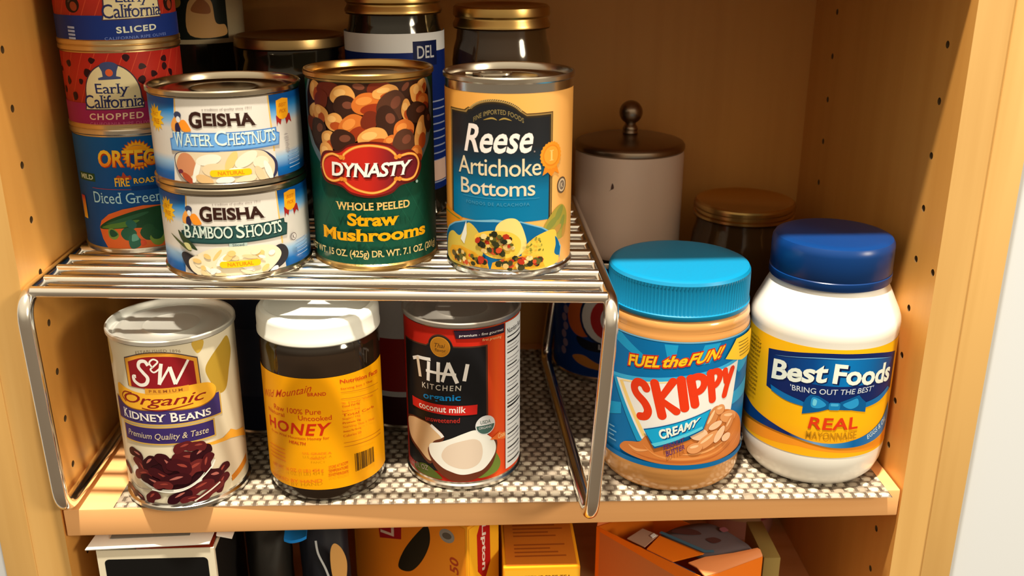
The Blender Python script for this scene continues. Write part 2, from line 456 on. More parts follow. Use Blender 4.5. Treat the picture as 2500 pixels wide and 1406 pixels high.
# --- whole straw mushrooms
def straw():
    t = tin('mushroom_can', 'tall can of straw mushrooms with green label and red oval badge, on the wire rack', (-0.0591, 0.0532, HR), 0.0366, 0.0378, 0.113, GOLD)
    a = Art(0.03685); full(a, 1.8, 108.4, ink(16, 70, 48))
    for i in range(-10, 11):
        u = i * 11 + 3
        a.line([(u - 14, 2), (u + 14, 50)], 0.35, ink(12, 58, 40), lvl=2); a.line([(u + 14, 2), (u - 14, 50)], 0.35, ink(24, 84, 58), lvl=3)
    a.lvl = 3
    U = [(-40, 108.3), (-47, 100), (-49, 90), (-47, 80), (-41, 71), (-30, 61), (-10, 54), (12, 53), (34, 61), (43, 71), (49, 81), (51, 91), (49, 101), (44, 108.3)]
    a.poly(U, ink(112, 122, 118))
    I = [(-37.5, 108.3), (-43, 100), (-44.5, 90), (-42.5, 81), (-36, 72), (-25, 63), (-10, 58), (12, 58), (29, 63), (38, 72), (44, 81), (46, 91), (45, 101), (41, 108.3)]
    a.poly(I, ink(52, 22, 12))
    tan, org, dk, rb, br = ink(222, 148, 70), ink(206, 104, 36), ink(58, 30, 18), ink(112, 38, 18), ink(84, 46, 28)
    for (x, y, rx, ry, rot, kind) in [(-33, 103, 5, 4.2, 70, 't'), (-22, 104.5, 7, 4, 10, 'r'), (-4, 105, 7, 5, -30, 'd'), (9, 105.5, 6, 3.6, 0, 'r'), (23, 104, 6.5, 4.5, 20, 'd'), (38, 104.5, 4.5, 4, 60, 't'),
            (-33, 91, 4, 6.5, 100, 't'), (-27, 98, 5.5, 4.2, 40, 'r'), (-12, 101, 6.5, 5.2, 10, 't'), (-10.5, 94.5, 6.5, 6, -20, 'd'), (2, 96.8, 8, 5.4, 10, 'o'), (12.5, 103, 6.5, 3.4, 8, 't'), (16, 95, 8, 7.5, 35, 'b'), (33, 101, 4.5, 5.4, 70, 't'), (38, 95, 5, 5, 0, 'o'),
            (-38, 84, 3.6, 5, 80, 'r'), (-28, 90.5, 4, 5.4, 80, 't'), (-30, 80.5, 6, 6.5, 20, 'd'), (-18, 86.5, 5, 4.6, 0, 't'), (-7, 83.5, 7.5, 6.4, 35, 'o'), (3, 88, 5, 4, 60, 'r'), (13, 86, 5.5, 9, 10, 'd'), (24, 92.5, 3, 5.4, 0, 't'), (33, 90, 8, 5.5, -15, 'd'),
            (-22, 76, 4.6, 5, 20, 't'), (-13, 76, 7, 6, -10, 'd'), (4, 77.5, 7.5, 5.4, 10, 't'), (14, 75, 3.6, 4, 0, 'o'), (22, 81, 6, 5.6, 20, 'o'), (22, 74, 6.5, 7, 10, 'b'), (34, 78, 4, 9, -12, 't'), (-24, 68.5, 4.6, 5, 0, 't'), (30, 66.5, 4, 5, 0, 'o'), (41, 84, 3.4, 6, 10, 'd')]:
        rx *= 1.15; ry *= 1.15; m = dict(t=tan, o=org, d=dk, r=rb, b=br)[kind]
        pts = [(px + rnd.uniform(-.5, .5), py + rnd.uniform(-.5, .5)) for px, py in ell(x, y, rx, ry, rot, 9)]
        pts = [(px, min(py, 108.3)) for px, py in pts]
        a.poly(blob(pts, 4), m)
        if kind in 'to':
            a.poly([(px, min(py, 108.3)) for px, py in blob(ell(x + rx * .25, y - ry * .42, rx * .7, ry * .45, rot, 8), 3)], ink(176, 70, 22) if kind == 't' else ink(150, 48, 18))
            a.poly([(px, min(py, 108.3)) for px, py in blob(ell(x - rx * .2, y + ry * .3, rx * .5, ry * .36, rot, 8), 3)], ink(238, 172, 92) if kind == 't' else ink(226, 132, 54))
        elif kind in 'db':
            a.poly([(px, min(py, 108.3)) for px, py in blob(ell(x + rx * .2, y + ry * .25, rx * .42, ry * .3, rot + 20, 8), 3)], ink(118, 62, 40))
    def badge(g):
        return blob([(-28 - g, 61), (-24.5 - g, 68 + g), (-15, 69.5 + g), (-9, 73.2 + g), (2, 75 + g), (13, 73.2 + g), (18.5, 69.2 + g), (27, 68 + g), (32 + g, 61), (28 + g, 53.5 - g), (18.5, 51.2 - g), (13, 47.2 - g), (2, 45.2 - g), (-9, 47.2 - g), (-15, 51.2 - g), (-24.5 - g, 53.5 - g)], 6)
    a.poly(badge(1.3), ink(98, 22, 14)); a.poly(badge(0), ramp('badge_red', [(-30, ph(206, 44, 24)), (0, ph(190, 36, 22)), (14, ph(120, 26, 28)), (34, ph(98, 22, 30))], axis=0))
    gold, gl = ink(226, 128, 40), ink(250, 176, 84)
    for pts in ([(-13, 66.8), (-11.6, 69.4), (-5.4, 73), (2.7, 74), (11, 72.2), (15.3, 69), (16.6, 66.6)], [(-12.6, 54.2), (-11, 51.8), (-5.5, 48.6), (2.6, 46.8), (10, 48.6), (14.4, 51.6), (16, 54.2)],
                [(-14.2, 67), (-19.6, 68.6), (-25, 66), (-27, 61), (-25, 55), (-20, 53), (-14.5, 54.6)], [(18.4, 67), (24.3, 67.8), (29, 66), (31, 61), (28, 54.6), (23, 52.8), (18, 54)]):
        c = curve(pts, 7); a.line(c, 1.5, gold); a.line(c, 0.6, gl)
        for e in (c[0], c[-1]): a.poly(ell(e[0], e[1], 1.3), gold)
    qd = [(-20.6, 64.2), (-20.4, 56), (26.5, 64.2), (24.5, 56)]
    a.text('DYNASTY', [(p[0] + .8, p[1] - .7) for p in qd], ink(70, 14, 14), 0.026, 0.08, 0.92, 0.02)
    a.text('DYNASTY', qd, ink(240, 226, 208), 0.026, 0.08, 0.92, 0.02)
    a.poly(ell(29.2, 50.8, .9), ink(140, 160, 140))
    a.text('WHOLE PEELED', (-19, 36.6, 23.6, 41.2), ink(226, 176, 96), 0.02, 0, 1.0, 0.035)
    a.text('Straw', (-12.4, 27.2, 16.8, 34.8), ink(232, 154, 8), 0.034, 0.03, 0.98, 0.018)
    a.text('Mushrooms', (-30.4, 18.0, 34.6, 25.4), ink(232, 154, 8), 0.034, 0.03, 0.98, 0.018)
    a.text('NET WT. 15 OZ. (425g) DR. WT. 7.1 OZ. (201g)', (-46, 7.2, 45, 12.6), ink(214, 176, 106), 0.012, 0, 0.94, 0.02)
    a.build('label', t)
straw()

# --- artichoke bottoms
def artichoke():
    t = tin('artichoke_can', 'tall can of artichoke bottoms with orange label and blue panel, on the wire rack', (0.0221, 0.0362, HR), 0.0366, 0.0377, 0.113, STEEL_COOL, STEEL)
    tab = bmesh.new()
    for (x0, x1, w0, w1) in ((-0.004, 0.012, 0.0060, 0.0070), (0.012, 0.022, 0.0070, 0.0052)):
        pass
    ring = lambda s, z: [tab.verts.new((0.0085 + 0.0125 * s * math.cos(q), 0.0078 * s * math.sin(q), z)) for q in [2 * PI * i / 24 for i in range(24)]]
    o1, o2, i1, i2 = ring(1, 0), ring(1, 0.0012), ring(.58, 0), ring(.58, 0.0012)
    for i in range(24):
        j = (i + 1) % 24
        for A, B in ((o1, o2), (o2, i2), (i2, i1), (i1, o1)): tab.faces.new((A[i], A[j], B[j], B[i]))
    box_bm(tab, (-0.0065, -0.0042, 0), (0.0022, 0.0042, 0.0013))
    o = bm_obj('pull_tab', tab, STEEL, t, 40); o.location = (-0.017, 0.010, 0.1092); o.rotation_euler = (0, -0.03, -0.5)
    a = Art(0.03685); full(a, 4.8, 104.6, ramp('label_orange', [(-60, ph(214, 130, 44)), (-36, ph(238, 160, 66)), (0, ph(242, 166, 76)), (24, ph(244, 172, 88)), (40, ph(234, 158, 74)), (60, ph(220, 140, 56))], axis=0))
    def panel(g):
        return [(-41.5 - g, 33), (-40.5 - g, 94 + g), (-27.5 - g, 94 + g), (-25.5, 95.8 + g)] + ell(-9.8, 90.5, 16.4 + g, 10.2 + g, 0, 20, 148, 30)[0:] + [(8.2, 93 + g), (24 + g, 93 + g), (24 + g, 33)]
    a.poly(panel(0.9), ink(70, 48, 20)); a.poly(panel(0.35), ink(150, 112, 56)); a.poly(panel(-0.5), ink(46, 36, 24))
    a.poly(panel(-1.6), ramp('panel_blue', [(30, ph(0, 110, 142)), (50, ph(2, 106, 138)), (58, ph(8, 84, 108)), (68, ph(24, 48, 58)), (76, ph(34, 34, 34)), (100, ph(30, 28, 28))]))
    for i in range(30):
        q = math.radians(150 - i * 4.2); x, y = -9.8 + 16.9 * math.cos(q), 90.5 + 10.7 * math.sin(q)
        a.line([(x - .5, y - .5), (x + .4, y + .5)], 0.4, ink(196, 158, 92), lvl=a.lvl + 1 if i == 0 else a.lvl); 
        if i == 0: a.lvl += 1
    a.text('FINE IMPORTED FOODS', (-22, 88.6, 6.5, 91.2), ink(150, 124, 70), 0, 0, 1.05, 0, arc=5.0)
    a.line(curve([(-16, 90.2), (-11, 91.4), (-8, 90.4)]), 0.9, ink(168, 132, 60), taper=True); a.line(curve([(-7.2, 90.4), (-4, 91.4), (0, 90.2)]), 0.9, ink(168, 132, 60), taper=True)
    qd = [(-27.6, 87), (-28.6, 72), (12.4, 83.4), (11.6, 72.6)]
    a.text('Reese', [(-27.2, 87.6), (-28.8, 71.8), (13.0, 88.4), (11.2, 72.2)], ink(246, 222, 200), 0.018, 0.16, 0.98)
    a.poly(ell(12.8, 72.8, .5), ink(140, 120, 110))
    a.text('Artichoke', (-33.6, 59.2, 17.0, 69.2), ink(228, 198, 150), 0.004, 0, 0.93)
    a.text('Bottoms', (-31.8, 47.9, 13.4, 56.8), ink(228, 200, 158), 0.006, 0, 0.93)
    a.line([(-30, 46.6), (16, 46.3)], 0.22, ink(70, 140, 160)); a.text('FONDOS DE ALCACHOFA', (-27.6, 42.4, 10, 44.2), ink(74, 142, 160), 0, 0, 1.25)
    # medal
    a.poly([(19.2, 63), (17.8, 58.6), (21.4, 60.2), (24, 57.4), (26.6, 60), (30.4, 58), (28.4, 63)], ink(232, 128, 28))
    a.poly(star(24, 69.5, 7.4, 8.0, 22), ink(238, 140, 32)); a.poly(ell(24, 69.5, 6.0), ink(226, 126, 26)); a.poly(ell(24, 69.5, 5.2), ink(242, 150, 44)); a.text('1', (22.6, 66.5, 25.4, 72.4), ink(252, 188, 96), 0.02, 0, 1, 0.04)
    a.poly(ell(33.2, 51, 4.4, 4.8), ink(96, 72, 50)); a.poly(ell(33.2, 51, 3.4, 3.8), ink(206, 172, 130)); a.poly(ell(33.2, 51, 2.4, 2.7), ink(120, 96, 74)); a.text('K', (32, 49.6, 34.4, 52.4), ink(206, 172, 130), 0.02)
    # dish of stuffed artichokes
    a.poly(blob([(19, 28), (22, 33), (28, 38.5), (34, 39.5), (39, 34), (39, 27), (35, 20), (28, 20), (23, 24)]), ink(168, 142, 50))
    for (x, y, r1, r2, q) in ((25, 30, 5, 2.2, 35), (31, 35, 5, 2.4, 50), (34, 29, 4.5, 2, 60), (29, 25.5, 4.6, 2, 30), (36, 23.5, 4, 1.8, 70)): a.poly(blob(ell(x, y, r1, r2, q, 8), 3), ink(rnd.choice((136, 186)), 132, 52))
    a.poly(blob([(-53, 36), (-46, 36), (-38, 34.5), (-31, 32.4), (-40, 27), (-50, 22), (-56, 28)]), ink(214, 128, 20)); a.line(curve([(-54, 33), (-44, 33), (-33, 31.8)]), .8, ink(120, 120, 40))
    dish = [(-56, 4.9), (-54, 18), (-46, 25), (-38, 29), (-27, 32.4), (-10, 34.6), (5, 33.6), (18, 29), (27, 23.5), (33, 15), (32, 9), (29, 4.9)]
    a.poly(dish, ink(120, 168, 178)); a.poly([(x * 0.985 - .1, min(y, 33.8) - (0.7 if y > 5 else 0)) for x, y in dish], ink(0, 92, 130))
    yel, yel2, yel3 = ink(240, 184, 62), ink(228, 158, 36), ink(236, 200, 110)
    for pts, m in (([(-50, 5), (-49, 17), (-41, 23), (-33, 22), (-26, 31), (-18, 24), (-17, 12), (-24, 5)], ink(214, 176, 66)), ([(6, 16), (14, 24), (27, 26), (29, 16), (31, 8), (26, 5), (8, 5)], yel), ([(27.5, 22), (31, 17), (31, 10), (27, 12), (28, 17)], ink(0, 92, 130)),
                   ([(-9, 30), (-3.5, 35), (3, 34.6), (7, 27), (8, 18), (0, 12), (-8, 22)], yel3), ([(-22, 23), (-16, 27), (-8, 28), (0, 27), (5, 22), (3, 14), (-7, 11.5), (-16, 14)], yel), ([(-46, 10), (-42, 14), (-32, 16), (-22, 14), (-14, 9), (-13, 5.2), (-42, 5.2)], yel2), ([(-12, 5.2), (-11, 9), (-4, 12), (8, 13.5), (18, 10), (20, 5.2)], yel2)):
        a.poly(blob(pts, 5) if m is not yel2 else pts, m)
    a.poly([(-27.6, 32), (-32.4, 20), (-29.5, 17.6), (-27.4, 24)], ink(232, 218, 190))
    hues = [(52, 50, 24), (40, 38, 22), (176, 48, 24), (196, 70, 34), (92, 84, 30), (232, 196, 120), (66, 58, 28), (214, 170, 96)]
    for (cx, cy, rx, ry, n) in ((-9, 20.5, 11, 6.0, 46), (-27, 9.4, 12, 3.8, 36), (5, 9.0, 12.5, 3.6, 36)):
        for i in range(n):
            q = rnd.uniform(0, 2 * PI); d = math.sqrt(rnd.random()); x, y = cx + rx * d * math.cos(q), cy + ry * d * math.sin(q)
            r = rnd.uniform(0.9, 2.0); a.poly([(px, max(5.0, py)) for px, py in ell(x, y, r * rnd.uniform(.8, 1.5), r, rnd.uniform(0, 180), 7)], ink(*hues[i % 8]))
    for i in range(26): 
        a.poly(ell(rnd.uniform(8, 18), rnd.uniform(14, 24), rnd.uniform(.6, 1.3), rnd.uniform(.4, .9), rnd.uniform(0, 180), 6), ink(*rnd.choice(((120, 112, 36), (150, 136, 46), (206, 176, 60)))))
    a.build('label', t)
artichoke()

# --- the two flat tins
def flat_tin(kind, loc, dv, name, label):
    t = tin(name, label, loc, 0.0418, 0.0431, 0.0532, mat((0.60, 0.54, 0.43, 1), 0.2, 1.0, name='tin_brown_reflection'), group='stack of two flat cans on the wire rack')  # steel tinted brown, the reflected wood put into its colour
    a = Art(0.04205)
    deep, mid, pale = ph(0, 74, 134), ph(40, 124, 178), ph(214, 198, 176)
    full(a, 3.2, 49.0, ramp('label_sky', [(3, deep), (8, ph(14, 98, 156)), (14, ph(150, 180, 196)), (18, pale), (33, pale), (37, ph(130, 172, 196)), (42, mid), (46, deep), (49, deep)]))
    o = dv
    a.poly([(-18.8, 49), (33.6, 49), (36.5, 3.2), (-25, 3.2)], ink(226, 208, 184)); a.poly([(-18.8, 49), (-18, 49), (-20, 22), (-21, 22)], ink(226, 170, 80)); a.poly([(33, 49), (34, 49), (35.6, 18), (34.6, 18)], ink(226, 178, 90))
    # star burst at the left, ribbon badge at the right
    a.poly(star(-36.4, 36.8 + o, 5.6, 8.4, 13, 1.0, 0.95), ink(250, 180, 22)); a.text('FAT', (-39.5, 37.5 + o, -33, 40 + o), ink(206, 120, 20), 0.02, 0.2); a.text('FREE', (-39.5, 33.6 + o, -32.6, 36.4 + o), ink(206, 120, 20), 0.02, 0.2)
    for sgn, x in ((-1, 40.5), (1, 47.2)): a.poly([(x - 2.4, 37 + o), (x + 2.4, 37 + o), (x + 2.2 + sgn * 1.5, 31.6 + o), (x + sgn * 1.2, 33.4 + o), (x - 1.6 + sgn * .5, 31 + o)], ink(160, 36, 30))
    a.poly([(38.8, 45.2 + o), (43.6, 46.2 + o), (48.6, 45.4 + o), (48.2, 37 + o), (46.2, 35 + o), (43.4, 34.2 + o), (40.6, 35 + o), (38.6, 37 + o)], ink(244, 160, 24))
    a.text('BEST', (40.4, 41.4 + o, 47, 43.4 + o), ink(206, 110, 16), 0.02, 0.3); a.text('PICK', (40.6, 38 + o, 46.6, 40 + o), ink(206, 110, 16), 0.02, 0.3)
    a.text('a tradition of quality since 1911', (-3, 42.4 + o, 23.4, 44.0 + o), ink(150, 128, 112), 0, 0.2)
    q = [(-10.6, 42.0 + o), (-9.8, 33.2 + o), (24.6, 41.2 + o), (25.4, 33.2 + o)]
    a.text('G', (-10.8, 33.0 + o, -3.6, 42.2 + o), ink(54, 28, 20), 0.040, 0, 1, 0.012); a.text('EISHA', [(-2.8, 41.6 + o), (-3.0, 34.4 + o), (24.6, 40.6 + o), (25.6, 33.4 + o)], ink(54, 28, 20), 0.040, 0, 1.0, 0.02)
    # small robe mark in orange and dark ink
    a.poly(blob([(-22.6, 34 + o), (-20, 38.5 + o), (-17, 37 + o), (-17.5, 31 + o), (-21, 31 + o)]), ink(236, 150, 60)); a.poly(blob([(-17, 36 + o), (-13.5, 37.5 + o), (-10.6, 33.6 + o), (-10.4, 31.6 + o), (-15, 31.4 + o)]), ink(244, 140, 34)); a.poly(blob([(-19.8, 31 + o), (-19.4, 35 + o), (-17.2, 35.5 + o), (-16.6, 31 + o)]), ink(46, 36, 60)); a.poly(ell(-17.4, 40 + o, 2.3, 1.9), ink(56, 58, 76)); a.poly(ell(-17.2, 37.6 + o, 1.3, 1.7), ink(222, 214, 210))
    water = kind == 'water'
    bandc, inc = (ink(110, 160, 204), ink(222, 232, 236)) if water else (ink(42, 74, 66), ink(214, 216, 190))
    a.poly([(-21.9, 30.6 + o), (-22.2, 27.4 + o), (-24.4, 26.8 + o), (-24.2, 20.2 + o), (38.6, 20.9 + o), (39.6, 27.6 + o), (37.6, 28.4 + o), (37.4, 31 + o)], ink(70, 118, 168) if water else ink(28, 56, 50)); a.poly([(-21.4, 30.0 + o), (-21.6, 27 + o), (-23.6, 26.2 + o), (-23.6, 20.9 + o), (38.0, 21.6 + o), (39.0, 27 + o), (37.0, 27.8 + o), (36.8, 30.4 + o)], bandc)
    if water:
        shd = ink(58, 104, 156)
        for dx, m in ((.5, shd), (0, inc)):
            a.text('W', (-21.6 + dx, 22.6 + o - dx, -14.6 + dx, 30.8 + o - dx), m, 0.004, 0, 1, 0.035); a.text('ATER', (-15 + dx, 23.6 + o - dx, 1.4 + dx, 30 + o - dx), m, 0.004, 0, .94, 0.035); a.text('C', (2.4 + dx, 23.6 + o - dx, 8.6 + dx, 31.8 + o - dx), m, 0.004, 0, 1, 0.035); a.text('HESTNUTS', (8.8 + dx, 23.6 + o - dx, 36.4 + dx, 30.4 + o - dx), m, 0.004, 0, .94, 0.035)
    else:
        shd = ink(16, 40, 34)
        for dx, m in ((.5, shd), (0, inc)):
            a.text('B', (-22.8 + dx, 23 + o - dx, -17.4 + dx, 31.2 + o - dx), m, 0.01, 0, 1, 0.035); a.text('AMBOO', (-17.2 + dx, 23.6 + o - dx, 6.8 + dx, 30.6 + o - dx), m, 0.01, 0, .94, 0.035); a.text('S', (8.6 + dx, 23.4 + o - dx, 13.2 + dx, 31.4 + o - dx), m, 0.01, 0, 1, 0.035); a.text('HOOTS', (13.6 + dx, 23.4 + o - dx, 35.2 + dx, 30.4 + o - dx), m, 0.01, 0, .94, 0.035)
    a.poly(rect(4.2, 18.6 + o, 14, 20.6 + o) if not water else rect(4.4, 18.4 + o, 13.8, 20.6 + o), ink(190, 204, 214) if water else ink(176, 184, 164)); a.text('Sliced', (6, 18.8 + o, 12.4, 20.4 + o), ink(96, 130, 176) if water else ink(80, 92, 84), 0.01, 0, 1, 0.02)
    # bowl
    clip = lambda P: [(x, max(3.4, y)) for x, y in P]
    if water:
        a.poly(clip(blob([(-22.6, 14 + o), (-19, 19.6 + o), (0, 20.4 + o), (24, 20.2 + o), (33, 16 + o), (36.4, 10 + o), (33, 3 + o), (18, 0 + o), (-6, 0 + o), (-18, 5 + o)])), ink(52, 48, 72))
        a.poly(clip(blob([(-22, 14 + o), (-18.4, 19.4 + o), (0, 20.2 + o), (24, 20 + o), (31.5, 15.6 + o), (34.4, 10 + o), (31, 3 + o), (18, 0 + o), (-6, 0 + o), (-17.4, 5 + o)])), ink(226, 196, 152))
        a.poly(clip(blob([(-21.4, 13 + o), (-17.5, 19 + o), (-12, 18.6 + o), (-9, 12 + o), (-13.5, 6 + o), (-19, 7.4 + o)])), ink(206, 130, 84)); a.poly(ell(-19, 9 + o, 1.6, 1.2), ink(110, 40, 50)); a.poly(blob(ell(-15, 5.6 + o, 4, 1.9, -40, 8)), ink(176, 72, 40))
        for (x, y, rx, ry, q, c) in ((-9, 10, 1.6, 8, -20, (242, 226, 196)), (-2, 16, 7, 3, 10, (240, 222, 188)), (2, 10, 8, 4, -5, (232, 198, 148)), (10, 15, 6, 2.4, 60, (240, 190, 110)), (18, 15.5, 7, 3.4, 30, (238, 216, 180)), (26, 13, 4.6, 3.4, 0, (240, 214, 174)), (14, 9, 6, 2, -10, (244, 228, 200)), (25, 6.6, 2.2, 5, 25, (228, 190, 140)), (30, 8, 1.8, 6, 20, (244, 226, 196)), (6, 4.6, 5, 2, 5, (246, 230, 206)), (-5, 5, 5, 2.6, -20, (226, 176, 112)), (17, 4.4, 6, 2.2, 10, (240, 206, 162))):
            a.poly(clip(blob(ell(x, y + o, rx, ry, q, 8), 4)), ink(*c))
    else:
        a.poly(clip(blob([(-26, 11 + o), (-23, 14.5 + o), (-12, 12 + o), (20, 13 + o), (33.5, 16.4 + o), (38.6, 10.6 + o), (34, 4 + o), (18, 0 + o), (-6, 0 + o), (-20, 3 + o)])), ink(50, 44, 44))
        a.poly(clip(blob([(-21, 9 + o), (-16, 13 + o), (-4, 18 + o), (14, 18.6 + o), (28, 17 + o), (33.5, 11 + o), (28, 4.4 + o), (18, 0 + o), (-6, 0 + o), (-18, 3 + o)])), ink(240, 214, 168))
        for i in range(34):
            x, y = rnd.uniform(-17, 29), rnd.uniform(2, 15); a.poly(clip(blob(ell(x, y + o, rnd.uniform(1.6, 4.6), rnd.uniform(.9, 1.9), rnd.uniform(-40, 60), 7), 3)), ink(*rnd.choice(((248, 232, 202), (242, 214, 166), (236, 196, 136), (240, 190, 110), (250, 238, 214)))))
        a.poly(blob([(-33, 24 + o), (-27, 19.6 + o), (-20, 15.6 + o), (-18, 16.4 + o), (-26, 21 + o)]), ink(74, 78, 40)); a.poly(blob([(-26, 27 + o), (-22.6, 25 + o), (-16, 19.6 + o), (-14, 16.4 + o), (-19, 18 + o), (-24, 21.5 + o)]), ink(50, 62, 34)); a.poly(blob([(-22.6, 19.8 + o), (-19, 20 + o), (-17.4, 16.6 + o), (-20, 16.4 + o)]), ink(206, 190, 120))
        a.poly(ell(43, 18.6 + o, 2.3), ink(120, 100, 90)); a.poly(ell(43, 18.6 + o, 1.8), ink(226, 210, 190)); a.text('K', (42, 17.4 + o, 44, 19.8 + o), ink(110, 92, 84), 0.02)
    a.poly(rrect(-1.8, 6.6 + o, 20.4, 10.4 + o, 1.8), ink(255, 190, 20)); a.text('NATURAL', (2.4, 7.4 + o, 16.4, 9.6 + o), ink(222, 130, 20), 0.03)
    for i in range(5): a.line([(45, 15.4 + o - i * 2.2), (56, 15.8 + o - i * 2.2)], .5, ink(150, 170, 190))
    if water: a.text('4 SERVINGS', [(45.6, 26.5 + o), (43, 26.5 + o), (46.4, 15.6 + o), (43.6, 15.6 + o)], ink(150, 134, 124), 0)
    a.build('label', t)
flat_tin('water', (-0.1412, 0.0447, HR + 0.0532), 0.3, 'water_chestnut_can', 'flat can of sliced water chestnuts, top of the two-can stack, pale blue name band')
flat_tin('bamboo', (-0.1405, 0.0430, HR), 1.6, 'bamboo_shoot_can', 'flat can of sliced bamboo shoots at the bottom of the stack, dark green name band')

# --- the stack of three small tins
ox, oy = -0.2113, 0.0888
def chile():
    t = tin('green_chile_can', 'small blue can of diced green chiles under the two olive cans, on the wire rack', (ox, oy, HR), 0.0340, 0.0350, 0.0765, STEEL, group='three small cans stacked by the left side')
    a = Art(0.0342); full(a, 3.2, 72.0, ramp('label_blue', [(3, ph(0, 62, 112)), (40, ph(0, 70, 122)), (72, ph(0, 82, 134))]))
    a.poly(star(12.6, 61, 8.2, 10, 24, .95, .95), ink(190, 70, 16)); a.poly(star(12.6, 61, 7.4, 9.2, 24, .95, .95), ink(240, 160, 24)); a.poly(ell(12.6, 61, 6.3, 6), ink(20, 60, 110)); a.poly(ell(12.6, 61.4, 6.4, 5.4, 0, 20, 20, 160), ink(240, 150, 20))
    q = [(-10.6, 64.6), (-11.6, 54), (31, 64), (30.6, 54.6)]
    a.text('ORTEGA', [(p[0] + .3, p[1] - .5) for p in q], ink(176, 50, 16), 0.05, 0, 0.98); a.text('ORTEGA', q, ramp('label_flame', [(53, ph(226, 90, 24)), (57, ph(240, 146, 30)), (61, ph(250, 184, 40)), (66, ph(250, 180, 40))]), 0.03, 0, 1.0)
    a.poly(rect(-31, 44.6, -15.4, 49.6), ink(40, 70, 36)); a.text('MILD', (-29, 45.6, -17, 48.6), ink(206, 210, 170), 0.02, 0, 1, .02)
    a.poly(blob([(-1.4, 46.4), (0, 49.2), (2, 48.4), (3.2, 51), (5, 48.6), (7, 49), (7, 46.4)]), ink(170, 60, 34))
    a.text('FIRE', (-2.6, 42.4, 6.2, 47.6), ink(238, 176, 40), 0.02, 0, 1, .02); a.text('ROASTED', (8.6, 43.8, 29, 47.2), ink(236, 176, 44), 0.03, 0, 1.1)
    a.line([(-18.5, 40.8), (6.6, 40.3)], .4, ink(150, 60, 70)); a.poly(rect(6.8, 39.6, 30, 42), ink(0, 50, 98))
    a.text('Diced', (-18.4, 31.7, 0.4, 38.6), ink(170, 206, 214), 0.0, 0, 1, .03); a.text('Green', (2.8, 31.8, 24, 38.3), ink(170, 206, 214), 0.0, 0, 1, .03)
    dish = [(-17, 16), (-15, 20.5), (-9, 25), (0, 28.2), (12, 30.2), (26, 29), (34, 24), (34, 3.4), (-12.6, 3.4), (-15.6, 9)]
    a.poly(dish, ink(212, 92, 34)); 
    a.poly(blob([(-16.4, 15.4), (-11, 20.5), (0, 25), (12, 28), (26, 28), (30, 18), (18, 16), (2, 16.4)]), ink(22, 62, 32)); a.poly(blob([(-15, 16), (-8, 19), (2, 21), (9, 21), (0, 17)]), ink(78, 112, 40)); a.poly(blob([(-12, 18.6), (0, 23), (12, 26), (14, 25), (0, 20.5)]), ink(40, 84, 50))
    for (x, y, r, c) in ((-8, 12.6, 3.6, (110, 130, 50)), (-8, 12.6, 2.6, (26, 70, 44)), (4, 19, 3, (32, 88, 70)), (2, 13, 4.4, (34, 84, 56)), (5, 7.6, 4.2, (38, 92, 66)), (5, 10, 2.2, (96, 150, 120)), (14, 13, 5, (30, 70, 36)), (18, 9, 4.4, (110, 130, 46)), (18, 12, 3.6, (28, 66, 34)), (22, 17, 5, (24, 60, 32)), (10, 7, 2, (206, 70, 30))):
        a.poly(blob([(px + rnd.uniform(-.7, .7), max(3.6, py + rnd.uniform(-.7, .7))) for px, py in ell(x, y, r, r, 0, 6)], 3), ink(*c))
    a.poly(rect(-33, 20, -27.6, 34.6), ramp('label_edge', [(20, ph(236, 176, 40)), (30, ph(214, 120, 40)), (34, ph(190, 40, 40))]))
    a.build('label', t)
chile()
